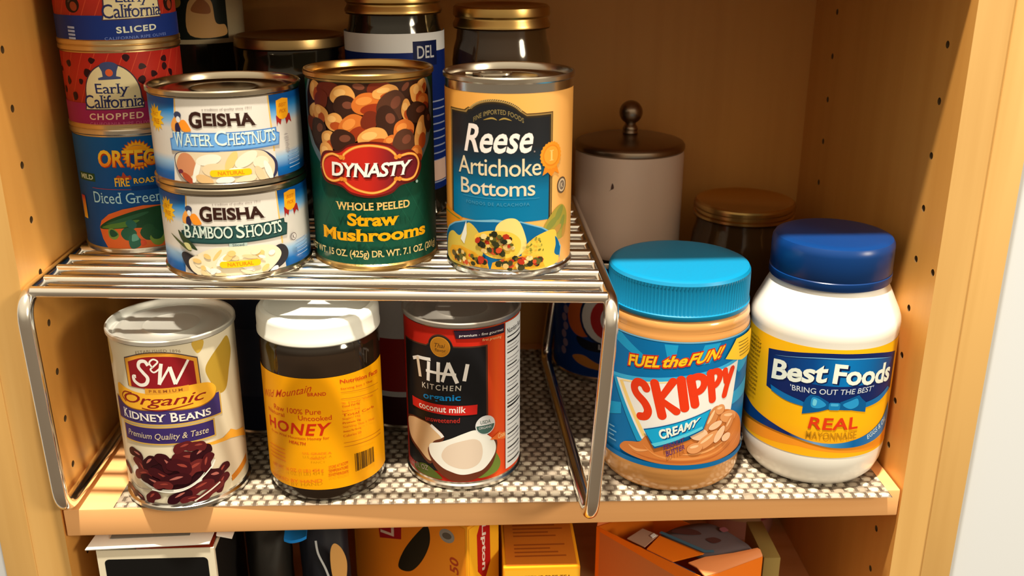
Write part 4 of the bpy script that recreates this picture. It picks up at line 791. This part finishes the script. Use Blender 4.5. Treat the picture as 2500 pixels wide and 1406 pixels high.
    for i in range(4): a.line([(-53, 38 - i * 3), (-47.5 + (i % 2) * 2, 38.6 - i * 3)], .9, ink(120, 170, 190))
    a.poly(rect(-h, 20, h, 23.2), ink(0, 96, 142))
    a.build('label', t)
peanut()

# --- mayonnaise
def mayo():
    t = thing('mayonnaise_jar', 'large white mayonnaise jar with navy lid and yellow label, by the right cupboard side', 'jar', (0.2240, 0.0431, 0.0))
    cream = mat(ph(244, 230, 204), 0.28, 0, 0.25, name='cream_plastic', sss=0.0)
    lathe('jar', [(0, 0.003), (0.030, 0.003), (0.0345, 0.0003), (0.0378, 0.0012), (0.0418, 0.0060), (0.0442, 0.0125), (0.0452, 0.0200), (0.0453, 0.0240), (0.0453, 0.0975), (0.0457, 0.1010), (0.0458, 0.1045), (0.0453, 0.1075), (0.0440, 0.1110), (0.0420, 0.1150), (0.0385, 0.1225), (0.0360, 0.1275), (0.0342, 0.1300), (0.0335, 0.1310), (0.0335, 0.1450), (0, 0.1450)], cream, t, angle=40)
    lid = mat(ph(6, 50, 98), 0.28, name='navy_plastic')
    lathe('lid', [(0.0345, 0.1306), (0.0367, 0.1302), (0.0371, 0.1308), (0.0371, 0.1352), (0.0365, 0.1358), (0.0368, 0.1364), (0.0368, 0.1510), (0.0364, 0.1538), (0.0352, 0.1558), (0.0330, 0.1568), (0.0300, 0.1571), (0, 0.1569)], lid, t)
    a = Art(0.04545); h = PI * 45.45 - .01
    full(a, 24.2, 97.2, ramp('label_sun', [(24, ph(250, 172, 20)), (34, ph(246, 158, 22)), (45, ph(252, 172, 14)), (97, ph(254, 178, 16))]))
    a.poly([(-90, 25), (-90, 34), (-74, 33), (-44, 36), (-20, 33.4), (0, 31), (26, 31), (46, 33), (70, 30), (70, 26.4), (30, 25.6), (0, 28), (-24, 30), (-60, 26)], ink(238, 140, 30))
    navy, blue = ink(16, 34, 84), ink(0, 96, 148)
    a.poly([(-50.4, 88.6)] + curve([(-50.4, 88.6), (-20, 93.8), (0, 94.6), (20, 93.2), (42, 88.6)], 6) + [(42.2, 64)] + curve([(42.2, 64), (28, 60), (10, 58), (-4, 57.6), (-20, 57.8), (-36, 60), (-49.4, 63.4)], 6), navy)
    a.poly([(-46, 85)] + curve([(-46, 85), (-20, 89.8), (0, 90.6), (20, 89.4), (38, 85.6)], 6) + [(28, 74)] + curve([(28, 74), (-2, 73), (-34, 74)], 6), ramp('crest_blue', [(-50, ph(16, 38, 92)), (-20, ph(6, 66, 124)), (0, ph(0, 112, 168)), (14, ph(0, 96, 150)), (40, ph(18, 40, 90))], axis=0))
    a.line(curve([(-45, 86), (-20, 90.6), (0, 91.2), (18, 90), (36, 86.4)], 6), .8, ink(110, 160, 190), taper=True)
    wq = ink(232, 228, 218)
    q1 = [(-46, 83.4), (-46, 69.8), (-10.6, 88.8), (-11.4, 75.2)]; q2 = [(-8, 88.2), (-8, 75), (36.6, 84.2), (36.2, 70.6)]
    for q, s in ((q1, 'Best'), (q2, 'Foods')):
        a.text(s, [(x + .6, y - .7) for x, y in q], ink(10, 26, 66), 0.05, 0.04, .98); a.text(s, q, wq, 0.03, 0.04, .98)
    a.text("'BRING OUT THE BEST'", [(-32.6, 70.4), (-31.6, 66.6), (20.4, 71.8), (20.2, 68.2)], ink(206, 206, 204), 0.004, .15, 1.0, 0, arc=.2)
    a.poly(curve([(-46, 65.6), (-36, 63.4), (-26, 61.4), (-22, 60)], 5) + curve([(-21, 57.6), (-34, 58.8), (-45, 62)], 5), ink(16, 104, 156)); a.poly(curve([(15, 61), (26, 63), (36, 66.6)], 5) + curve([(40, 64.4), (28, 59.4), (14, 57.4)], 5), ink(16, 104, 156))
    bd, bl = ink(0, 84, 132), ink(40, 140, 184)
    a.poly([(-23.4, 59.6), (-22, 63.6), (-19.6, 66.4), (-15, 66.2), (-8.6, 62.6), (-8, 58), (-14, 55.6), (-23.6, 52.6)], bd); a.poly([(-1.8, 62.8), (5, 65.4), (9.8, 67), (12.4, 64), (15.6, 61.2), (16, 54.6), (6, 57), (-2, 57.6)], bd); a.poly(blob([(-18.4, 64.6), (-14, 64), (-10, 60.6), (-14, 58), (-18.6, 58.6)]), bl); a.poly(blob([(0, 61), (5, 63.6), (9, 64.6), (10, 60), (5, 58)]), bl); a.poly(blob([(-17.6, 63.6), (-15.6, 63), (-16, 59.6), (-17.8, 59.8)]), ink(110, 190, 212)); a.poly(rrect(-8.4, 57.4, -1.6, 62.4, 1.2), ink(24, 118, 164)); a.poly(rrect(-7.4, 60, -2.6, 61.8, .8), ink(70, 160, 194))
    a.text('REAL', [(-19, 51.6), (-19.2, 43.6), (10.6, 52.4), (11.8, 44)], ink(216, 56, 18), 0.02, 0.1, 1.05); a.text('MAYONNAISE', [(-20.2, 41.8), (-20, 37.2), (11.4, 42.2), (12, 37.2)], ink(184, 124, 18), 0.006, .1, 1.0)
    a.poly(curve([(-84, 46), (-70, 46.4), (-59.4, 44), (-41.6, 40.6), (-27.6, 37.2), (-17.3, 35.2), (-4, 34.4), (10, 36), (23, 39.6), (35.4, 45.6), (42, 54)], 5) + curve([(45.6, 45), (43, 37), (36, 33.6), (24.3, 31.8), (10.9, 31), (-3.7, 31.6), (-17, 33.8), (-28, 35.6), (-41.6, 36.4), (-60, 36), (-84, 34)], 5), ramp('swoosh_blue', [(-84, ph(4, 70, 120)), (-50, ph(8, 50, 104)), (-30, ph(20, 34, 84)), (-14, ph(120, 150, 176)), (-4, ph(60, 130, 170)), (10, ph(0, 92, 146)), (44, ph(70, 120, 160))], axis=0))
    a.text('EGGS & OIL', [(20, 37.6), (21, 34.4), (39, 45.6), (41, 41.4)], ink(206, 214, 214), 0.006)
    for i in range(14): a.text(rnd.choice(('SOYBEAN OIL', 'WATER, EGGS', 'VINEGAR', 'SALT, SUGAR')), [(-72, 92 - i * 2.9), (-72, 90.4 - i * 2.9), (-58 + rnd.uniform(-3, 2), 92 - i * 2.9), (-58, 90.4 - i * 2.9)], ink(90, 62, 16), 0.01)
    a.build('label', t)
mayo()

# ------------------------------------------------------------------ things at the back of the shelf
def canister(base):
    t = thing('canister', 'pale ceramic canister with metal lid and ball knob, standing behind the peanut butter', 'canister', (0.1215, 0.2055, base))
    H = 0.1825 - base
    cer = mat(ph(244, 204, 168), 0.4, 0, 0.1, name='glazed_ceramic')
    lathe('pot', [(0, 0.001), (0.036, 0.001), (0.0395, 0.0002), (0.0412, 0.003), (0.0414, 0.008), (0.0414, H - 0.010), (0.0410, H - 0.006), (0.039, H - 0.005), (0.038, H - 0.012), (0, H - 0.012)], cer, t)
    lm = mat((0.34, 0.27, 0.21, 1), 0.32, 1.0, name='brushed_pewter')
    lid = lathe('lid', [(0.0375, H - 0.0075), (0.0408, H - 0.0058), (0.0418, H - 0.0045), (0.0418, H - 0.0020), (0.0412, H - 0.0010), (0.0400, H + 0.0004), (0.0385, H + 0.0010), (0.030, H + 0.0032), (0.016, H + 0.0052), (0.0, H + 0.0058)], lm, t)
    k = lathe('knob', [(0.0055, H + 0.0054), (0.0062, H + 0.0066), (0.0055, H + 0.0082), (0.0058, H + 0.0096), (0.0052, H + 0.0112), (0.0040, H + 0.0128), (0.0042, H + 0.0140)] + [(0.0088 * math.cos(math.radians(q)), H + 0.0218 + 0.0088 * math.sin(math.radians(q))) for q in range(-62, 91, 8)], lm, lid, segs=40)
    a = Art(0.04145); a.poly(blob([(-19.4, 53), (-18.6, 56), (-17.6, 55), (-17.2, 52.6), (-18, 51.6), (-19.4, 51), (-20.8, 49.8), (-19.6, 51.4)]), ink(90, 60, 50))
    a.V = [(x, y, z + (H - 0.080)) for x, y, z in a.V]; a.build('glaze_mark', t)
    return t
FCAN = 0.098
canister(FCAN)
def fish_tin():
    t = tin('blue_can', 'dim blue can with white and red emblem, under the canister behind the rack leg', (0.1087, 0.2060, 0.0), 0.0423, 0.0435, FCAN, STEEL)
    a = Art(0.0425); full(a, 3.4, FCAN * 1000 - 4, ink(16, 54, 112))
    a.poly(blob(ell(-26, 52, 14, 16, 0, 12)), ink(206, 96, 40)); a.poly(ell(-4, 54, 24, 24), ink(20, 40, 70)); a.poly(ell(-4, 54, 22, 22), ink(222, 208, 186)); a.poly(ell(-2, 53, 17, 18), ink(186, 40, 36)); a.poly(ell(1, 53, 12, 13), ink(222, 208, 186)); a.poly(blob([(-30, 36), (-16, 33), (4, 32), (30, 34), (30, 26), (-10, 25), (-26, 28)]), ink(24, 24, 30)); a.text('LIGHT', (-12, 27.4, 14, 31.8), ink(200, 190, 176), .02)
    a.poly(blob([(-34, 18), (-24, 21), (-10, 15), (12, 14), (30, 16), (30, 11), (0, 9.4), (-24, 12)]), ink(206, 126, 50))
    for i in range(9): a.poly(ell(-44 + (i % 2) * 2, 20 + i * 7, 3, 3.4), ink(150, 120, 130))
    a.build('label', t)
fish_tin()

def jar(name, label, loc, r, H, lid_h, lid_r, bodym, lidm, neck=True, ridges=2, contents=None):
    t = thing(name, label, 'jar', loc)
    L0 = H - lid_h
    lathe('jar', [(0, 0.003), (r - 0.008, 0.003), (r - 0.004, 0.0003), (r - 0.001, 0.003), (r, 0.008), (r, L0 - 0.022), (r - 0.001, L0 - 0.014), (min(r - 0.003, lid_r - 0.001), L0 - 0.007), (lid_r - 0.0025, L0 - 0.004), (lid_r - 0.0030, L0), (lid_r - 0.0035, H - 0.003), (0, H - 0.003)], bodym, t)
    p = [(lid_r - 0.0028, L0 + 0.0004), (lid_r - 0.0004, L0), (lid_r, L0 + 0.001), (lid_r, L0 + 0.0028)]
    for i in range(ridges):
        z = L0 + 0.0028 + (lid_h - 0.006) * (i + .35) / ridges; p += [(lid_r - 0.0016, z), (lid_r - 0.0016, z + 0.0012), (lid_r - 0.0002, z + 0.0026), (lid_r - 0.0002, z + (lid_h - 0.006) / ridges * .55)]
    p = sorted(p[:4], key=lambda q: q[1]) + p[4:]
    p += [(lid_r - 0.0006, H - 0.0012), (lid_r - 0.0020, H), (lid_r - 0.0045, H - 0.0006), (lid_r - 0.006, H - 0.0016), (0, H - 0.0016)]
    lathe('lid', p, lidm, t)
    return t
DGL = mat((0.012, 0.010, 0.006, 1), 0.10, 0, 0.5, name='dark_glass')
AMB = mat((0.055, 0.028, 0.010, 1), 0.12, 0, 0.5, name='brown_contents_in_glass')
LIDG = mat((0.62, 0.42, 0.15, 1), 0.30, 1.0, name='gold_lid')
jar('preserve_jar', 'short brown jar with ridged gold lid, behind the peanut butter and the mayonnaise', (0.2065, 0.180, 0.0), 0.0385, 0.1425, 0.0120, 0.0378, AMB, LIDG, ridges=2)
jar('tall_jar', 'tall dark jar with ridged gold lid standing behind the artichoke can', (0.0226, 0.165, HR), 0.0342, 0.1400, 0.0150, 0.0335, AMB, LIDG, ridges=1)
j = jar('labelled_jar', 'dark jar with gold lid and navy and white label, behind the straw mushroom can', (-0.0500, 0.150, HR), 0.0332, 0.1490, 0.0130, 0.0322, DGL, LIDG, ridges=1)
a = Art(0.0334); a.poly(rect(-60, 20, 60, 116), ink(18, 36, 92)); a.poly(rect(-60, 113, 60, 125), ink(226, 214, 196)); a.poly(rect(14, 104, 34, 120), ink(14, 24, 60)); a.text('DEL', (17, 109, 31, 117), ink(200, 190, 176), .01)
for i in range(12): a.line([(24, 80 - i * 5), (44, 80 - i * 5)], .9, ink(150, 150, 160))
a.poly(rect(14, 26, 44, 40), ink(216, 170, 140)); a.build('label', j)
jar('squat_jar', 'dark squat jar with dull gold lid, between the olive cans and the labelled jar', (-0.1215, 0.160, HR), 0.0368, 0.1215, 0.0080, 0.0372, DGL, mat((0.36, 0.25, 0.11, 1), 0.34, 1.0, name='dull_gold_lid'), ridges=0)
j = jar('sauce_jar', 'dark jar with picture label tucked behind the olive cans', (-0.1935, 0.199, HR), 0.0330, 0.1880, 0.0100, 0.0300, DGL, LIDG, ridges=1)
a = Art(0.0332); a.poly(rect(-70, 114, 70, 156), ink(170, 146, 104)); a.poly(rect(-70, 117, 31, 155), ink(24, 28, 20)); a.poly(blob([(4, 120), (4, 140), (12, 146), (20, 142), (22, 128), (29, 126), (28, 119)]), ink(206, 150, 84)); a.poly(blob([(6, 136), (12, 144), (18, 140), (18, 134)]), ink(150, 84, 36)); a.poly(ell(-4, 142, 4), ink(150, 110, 44)); a.poly(blob([(0, 150), (14, 154), (26, 154), (28, 149)]), ink(150, 30, 24)); a.build('label', j)

# behind the front row, under the rack
t = tin('soup_can', 'can with white and red label in the shade behind the honey jar and coconut milk', (-0.0480, 0.128, 0.0), 0.0364, 0.0376, 0.1080, STEEL)
a = Art(0.03665); full(a, 4, 104, ink(206, 192, 176)); full(a, 30, 70, ink(150, 30, 26)); full(a, 4, 26, ink(60, 20, 22)); a.poly(blob([(16, 78), (22, 84), (26, 82), (22, 76)]), ink(60, 50, 46)); a.build('label', t)
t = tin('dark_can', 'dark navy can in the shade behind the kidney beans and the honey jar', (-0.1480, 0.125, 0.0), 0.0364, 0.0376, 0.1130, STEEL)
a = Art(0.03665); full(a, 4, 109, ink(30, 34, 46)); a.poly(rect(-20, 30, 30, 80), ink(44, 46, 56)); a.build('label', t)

# ------------------------------------------------------------------ lower compartment
ZL = ZB + 0.0004
card = mat(ph(228, 206, 168), 0.5, name='carton_white')
t = thing('white_box', 'white carton with a black front panel and torn open top, below the shelf at left', 'box', (-0.2013, 0.0015, ZL), 0.0)
w, d, h = 0.0363, 0.075, -0.0320 - ZL
bm = bmesh.new()
for lo, hi in (((-w, 0, 0), (w, .0008, h)), ((-w, d, 0), (w, d + .0008, h)), ((-w, .0008, 0), (-w + .0008, d, h)), ((w - .0008, .0008, 0), (w, d, h)), ((-w, 0, 0), (w, d, .0008))): box_bm(bm, lo, hi)
bm_obj('carton', bm, card, t)
a = Art(); a.poly(rrect(-32, 6, 32, h * 1000 - 6.5, 3), ink(20, 18, 16)); a.text('PASTA', (-24, 50, 24, 62), ink(206, 190, 150), .02); a.build('front_panel', t, (0, -0.0002, 0))
a = Art(); a.poly(rect(3, 3, d * 1000 - 2, h * 1000 - 3), ink(30, 26, 22)); a.build('side_panel_dark', t, (w + 0.0002, 0, 0), (0, 0, PI / 2))  # dark rectangle covering the carton's right side
def sheet(name, pts, m, parent, th=0.0007, label=None):
    """thin card from a loop of corner points, given thickness"""
    bm = bmesh.new(); P = [Vector(p) for p in pts]; n = (P[1] - P[0]).cross(P[2] - P[0]).normalized() * th
    A = [bm.verts.new(p) for p in P]; B = [bm.verts.new(p + n) for p in P]; k = len(P)
    bm.faces.new(A); bm.faces.new(B[::-1])
    for i in range(k): bm.faces.new((A[i], A[(i + 1) % k], B[(i + 1) % k], B[i]))
    return bm_obj(name, bm, m, parent, None, label)
f = sheet('top_flap', [(-w - .006, -.0012, h + .0012), (w - .002, -.0012, h + .0034), (w + .001, d * .55, h + .0100), (-w + .002, d * .6, h + .0080)], mat(ph(246, 236, 214), 0.45, name='carton_flap'), t)
sheet('flap_window', [(-w + .007, .007, h + .0038), (w - .016, .007, h + .0048), (w - .016, d * .50, h + .0098), (-w + .007, d * .50, h + .0086)], ink(130, 120, 104), f, .0004)
sheet('inner_bag', [(-.012, .0012, h - .0006), (w - .001, .0012, h - .0006), (w - .001, .024, h + .0030), (-.012, .024, h + .0010)], ink(150, 44, 20), t)
bm = bmesh.new(); P = [(w + .0005, .004), (w + .010, .004), (w + .0105, .010), (w + .008, .030), (w + .0005, .030)]
vs = [bm.verts.new((x, y + .003, h + .003 + y * .25 - (x - w) * .25)) for x, y in P]; vt = [bm.verts.new(v.co + Vector((0, 0, .0012))) for v in vs]
bm.faces.new(vs); bm.faces.new(vt[::-1])
for i in range(5): bm.faces.new((vs[i], vs[(i + 1) % 5], vt[(i + 1) % 5], vt[i]))
bm_obj('side_tab', bm, mat(ph(250, 242, 226), 0.4, name='carton_tab'), t)

def pouch(name, label, loc, rz, wd, dp, ht, m, seed, cat='bag', top_pinch=0.35):
    t = thing(name, label, cat, loc, rz); bm = bmesh.new(); r = random.Random(seed); n, k = 28, 12; rings = []
    for j in range(k + 1):
        v = j / k; z = ht * v; sq = 1 - (1 - top_pinch) * max(0, (v - .55) / .45) ** 1.5
        if v < .12: sq *= 0.86 + 1.2 * v
        rings.append([bm.verts.new((wd * math.copysign(abs(math.cos(q)) ** .7, math.cos(q)) * (1 + .03 * r.uniform(-1, 1)), dp * sq * math.copysign(abs(math.sin(q)) ** .8, math.sin(q)) * (1 + .10 * r.uniform(-1, 1)), z + (.002 * r.uniform(-1, 1) if 0 < j else 0))) for q in [2 * PI * i / n for i in range(n)]])
    for A, B in zip(rings, rings[1:]):
        for i in range(n): bm.faces.new((A[i], A[(i + 1) % n], B[(i + 1) % n], B[i]))
    bm.faces.new(rings[0]); bm.faces.new(rings[-1])
    o = bm_obj('pouch', bm, m, t, 60); return t
pouch('black_bag', 'black plastic food bag beside the white carton, below the shelf', (-0.1440, 0.060, ZL), 0.15, 0.0150, 0.030, 0.120, mat((0.010, 0.009, 0.008, 1), 0.55, name='black_film'), 4)
t = pouch('navy_bag', 'navy bag with a tan oval, between the black bag and the tea box', (-0.1065, 0.062, ZL), 0.25, 0.0165, 0.028, 0.122, mat((0.008, 0.011, 0.022, 1), 0.55, name='navy_film'), 9)
a = Art(0.0340); a.poly(blob([(4, 108), (9, 102), (12, 90), (10, 76), (4, 70), (1, 86), (1, 102)]), ink(206, 150, 80)); a.line(curve([(-8, 112), (-7, 102), (-3, 90), (0, 78)], 6), 1.4, ink(190, 186, 176))
a.build('printed_oval', t, (0, 0.0015, 0))
ct = thing('bag_clip', 'bright blue plastic clip lying across the dark bags below the shelf', 'clip', (-0.1195, 0.0310, -0.0455), 0.1)
bm = bmesh.new(); P = curve([(-.0075, .001), (-.003, -.0012), (.003, -.0018), (.0072, -.0012)], 5); 
V0 = [[bm.verts.new((x, y, z + .25 * x)) for x in [p[0]] for y, z in ((p[1] * .6 - .003, p[1]), (p[1] * .6 + .012, p[1]), (p[1] * .6 + .012, p[1] + .0022), (p[1] * .6 - .003, p[1] + .0022))] for p in P]
for A, B in zip(V0, V0[1:]):
    for i in range(4): bm.faces.new((A[i], A[(i + 1) % 4], B[(i + 1) % 4], B[i]))
bm.faces.new(V0[0]); bm.faces.new(V0[-1]); bm_obj('jaw', bm, ink(30, 130, 206), ct)

# tea cartons
tea = mat(ph(236, 150, 22), 0.42, name='tea_carton')
def plain_box(t, wd, dp, ht, m, name='carton'): return box(name, (0, 0, 0), (wd, dp, ht), m, t, 0.0008)
t = thing('tea_box', 'upright yellow tea carton standing at an angle, its narrow end towards the front', 'box', (-0.0058, 0.0042, ZL), math.radians(137), 'tea boxes below the shelf')
# local x runs back along the wide face, local y across the thickness
plain_box(t, 0.112, -0.0305, 0.136, tea)
a = Art(); a.poly(rect(2, 2, 110, 134), ramp('tea_shade_ramp', [(0, ph(196, 112, 26)), (60, ph(226, 124, 20)), (112, ph(246, 140, 20))], axis=0)); a.poly([(24, 132), (52, 132), (50, 100), (28, 92)], ink(150, 22, 24)); a.text('Lipton', [(29, 96), (47, 100), (31, 132), (48, 132)], ink(206, 176, 150), .03, .1); a.poly(blob([(46, 76), (52, 92), (66, 112), (76, 122), (78, 110), (70, 92), (58, 78)]), ink(26, 22, 12)); a.poly(blob(ell(94, 122, 7, 5, 20, 12)), ink(150, 140, 124)); a.poly(blob(ell(94, 122, 4.4, 2.4, 20, 12)), ink(96, 84, 70)); a.poly(blob(ell(80, 128, 6, 4, 0, 10)), ink(70, 50, 20)); a.text('50', [(96, 96), (104, 96), (96, 108), (104, 108)], ink(186, 60, 20), .02)  # carton orange ramps darker towards the back, shade put into the colour
a.build('wide_face_print', t, (0.112, 0.0003, 0), (0, 0, PI))
a = Art(); a.poly(rect(1, 2, 29.5, 134), ink(240, 164, 30)); a.poly([(15, 140), (21, 130), (21.5, 100), (16, 88), (9, 98), (8.5, 126)], ink(176, 22, 20)); a.text('Lipton', [(17.4, 132), (12.2, 132), (17.4, 96), (12.2, 96)], ink(232, 206, 180), .03, .1); a.build('narrow_face_print', t, (-0.0003, 0, 0), (0, 0, -PI / 2))
t = thing('tea_box', 'yellow tea carton with its flat top showing, right of the angled tea carton', 'box', (0.0170, 0.0035, ZL), 0.0, 'tea boxes below the shelf')
plain_box(t, 0.0500, 0.130, -0.0545 - ZL, tea)
a = Art(); H2 = (-0.0545 - ZL) * 1000
a.poly(rect(1, 2, 49, H2 - 1.2), ink(240, 170, 40)); a.text('CAFFEINE FREE TEA', (8, H2 - 9, 44, H2 - 5.6), ink(120, 60, 20), .01); a.build('front_print', t, (0, -0.0009, 0))
a = Art(); a.poly(rect(2, 2, 48, 126), ink(206, 112, 30));  # top coloured duller than the front, its shade put into the base
for i in range(8): a.line([(8, 12 + i * 4.2 + (6 if i > 3 else 0)), (42 - (i % 3) * 5, 12 + i * 4.2 + (6 if i > 3 else 0))], 1.6, ink(160, 76, 24))
a.build('top_print_shaded', t, (0, 0, H2 / 1000 + 0.0003), (-PI / 2, 0, 0))

# orange carton with open flaps and a folded pouch inside
org = mat(ph(240, 116, 20), 0.42, name='orange_carton'); org2 = mat(ph(222, 130, 70), 0.5, name='carton_inside')
t = thing('orange_box', 'open orange carton with loose flaps and a grey-blue pouch inside, below the peanut butter', 'box', (0.1400, 0.0430, ZL), 0)
zt = -0.0650
def rel(P, z): return [(x - 0.1400, y - 0.0430, z - ZL) for x, y in P]
Lc, Fc_, Rc, Bc = (0.0855, 0.0640), (0.1484, 0.0013), (0.1933, 0.0235), (0.1304, 0.0862)
bm = bmesh.new(); C4 = (Lc, Fc_, Rc, Bc); cx_, cy_ = 0.1394, 0.0437
out = [[bm.verts.new((x - 0.14, y - 0.043, z)) for x, y in C4] for z in (0, zt - ZL)]
inn = [[bm.verts.new((x - 0.14 + (cx_ - x) * .022, y - 0.043 + (cy_ - y) * .022, z)) for x, y in C4] for z in (0.001, zt - ZL)]
for i in range(4):
    k = (i + 1) % 4
    bm.faces.new((out[0][i], out[0][k], out[1][k], out[1][i])); bm.faces.new((inn[0][i], inn[0][k], inn[1][k], inn[1][i])); bm.faces.new((out[1][i], out[1][k], inn[1][k], inn[1][i]))
bm.faces.new(out[0]); bm.faces.new(inn[0])
bm_obj('carton', bm, org, t)
def panel_art(p, q, z0, z1, draw):
    a = Art(); L = math.hypot(q[0] - p[0], q[1] - p[1]) * 1000; draw(a, L); a.build('side_print', t, (p[0] - 0.14, p[1] - 0.043, z0), (0, 0, math.atan2(q[1] - p[1], q[0] - p[0])))
panel_art(Lc, Fc_, 0, 0, lambda a, L: (a.poly([(3, 4), (L - 10, 4), (L - 22, (zt - ZL) * 1000 - 9), (3, (zt - ZL) * 1000 - 3)], ink(206, 118, 62)), a.poly(blob([(20, 60), (44, 66), (56, 50), (40, 30), (18, 40)]), ink(188, 104, 60))))
sheet('flap', [(0.0857 - 0.14, 0.0645 - 0.043, zt - ZL), (0.1302 - 0.14, 0.0860 - 0.043, zt - ZL), (0.1322 - 0.14, 0.0950 - 0.043, zt - ZL + .012), (0.0900 - 0.14, 0.0760 - 0.043, zt - ZL + .012)], org, t)
sheet('flap', [p[:2] + (p[2] + dz,) for p, dz in zip(rel([(0.116, 0.0336), (0.1274, 0.0473), (0.1536, 0.0250), (0.1310, 0.0186)], -0.0635), (0, .001, .001, 0))], org, t)
# front flap curling up along the right-hand side
bm = bmesh.new(); E0 = [(0.1490, 0.0022), (0.1600, 0.0070), (0.1760, 0.0150), (0.1930, 0.0232)]; E1 = [(0.1395, 0.0118), (0.1523, 0.0176), (0.1720, 0.0212), (0.1900, 0.0262)]
ra = [[bm.verts.new((x - 0.14, y - 0.043, z - ZL)) for x, y in E] for E, z in ((E0, -0.0648), ([((a[0] + b[0]) / 2, (a[1] + b[1]) / 2) for a, b in zip(E0, E1)], -0.0610), (E1, -0.0606))]
rb_ = [[bm.verts.new(v.co + Vector((0, 0, .0007))) for v in r_] for r_ in ra]
for r_ in (ra, rb_):
    for A_, B_ in zip(r_, r_[1:]):
        for i in range(3): bm.faces.new((A_[i], A_[i + 1], B_[i + 1], B_[i]))
bm_obj('flap', bm, org2, t, 60)
pc = thing('blue_pouch', 'grey-blue printed pouch lying in the mouth of the open orange carton', 'pouch', (0.1400, 0.0430, -0.0628))
pz = 0.0
bm = bmesh.new(); O = curve([(0.1270, 0.0491), (0.1441, 0.0594), (0.1666, 0.0615), (0.1840, 0.0400), (0.1880, 0.0290), (0.1755, 0.0240), (0.1560, 0.0215), (0.1270, 0.0491)], 5)[:-1]
mx_, my_ = 0.157, 0.041; rings = []
for f_, z_ in ((0.94, -.0050), (1, -.0025), (0.94, 0), (0.6, .0012), (0.3, .0015)): rings.append([bm.verts.new(((mx_ + (x - mx_) * f_) - 0.14, (my_ + (y - my_) * f_) - 0.043, z_)) for x, y in O])
for A_, B_ in zip(rings, rings[1:]):
    for i in range(len(O)): k = (i + 1) % len(O); bm.faces.new((A_[i], A_[k], B_[k], B_[i]))
bm.faces.new(rings[0]); bm.faces.new(rings[-1]); bm_obj('film', bm, mat(ph(100, 84, 80), 0.5, name='grey_film'), pc, 60)
a = Art(); a.poly(blob([(-4, 6), (2, 10), (12, 8), (16, 2), (6, 2)]), ink(84, 48, 40)); a.poly(blob([(18, -4), (24, -2), (28, -6), (22, -9)]), ink(84, 48, 40)); a.poly(blob([(30, 8), (34, 10), (36, 6), (32, 4)]), ink(150, 84, 84)); a.line([(-12, 6), (14, -18), (20, -18)], 3, ink(70, 100, 110))
a.build('print', pc, (0, 0, 0.0019), (-PI / 2, 0, 0))
sheet('blue_lining', rel([(0.1163, 0.0350), (0.1300, 0.0215), (0.1440, 0.0080), (0.1170, 0.0340)][:3] + [(0.1240, 0.0270)], -0.0660), ink(64, 124, 164), t)
tgp = thing('tag', 'cream paper tag lying on the orange carton flap', 'tag', (0.1140, 0.0410, -0.0608)); sheet('paper', [(x - .1140, y - .0410, 0) for x, y in [(0.1039, 0.0425), (0.1166, 0.0538), (0.1259, 0.0454), (0.1142, 0.0320)]], ink(176, 134, 104), tgp, .0006); sheet('sticker', [(x - .1140, y - .0410, .0007) for x, y in [(0.1200, 0.0441), (0.1232, 0.0469), (0.1245, 0.0440), (0.1212, 0.0412)]], ink(230, 220, 206), tgp, .0004)
t = thing('round_tub', 'pale pink round tub standing behind the orange carton, below the mayonnaise', 'tub', (0.2330, 0.208, ZL))
lathe('tub', [(0, .002), (.026, .002), (.028, .0002), (.029, .004), (.031, .112), (.0305, .112), (0, .110)], ink(206, 150, 130), t); lathe('lid', [(.0312, .108), (.0326, .108), (.0328, .112), (.0326, .120), (.0310, .1225), (0, .1225)], ink(226, 190, 150), t)
a = Art(0.0312); a.poly(rect(-30, 20, 30, 100), ink(214, 180, 130)); a.poly(rect(10, 20, 30, 100), ink(170, 70, 80)); a.build('label', t)
t = thing('olive_green_box', 'small olive-green carton right of the orange carton, below the shelf', 'box', (0.1972, 0.032, ZL), 0.0); box('carton', (0, 0, 0), (0.0118, 0.045, -0.0725 - ZL), mat(ph(150, 120, 60), 0.5, name='green_carton'), t, .0008)
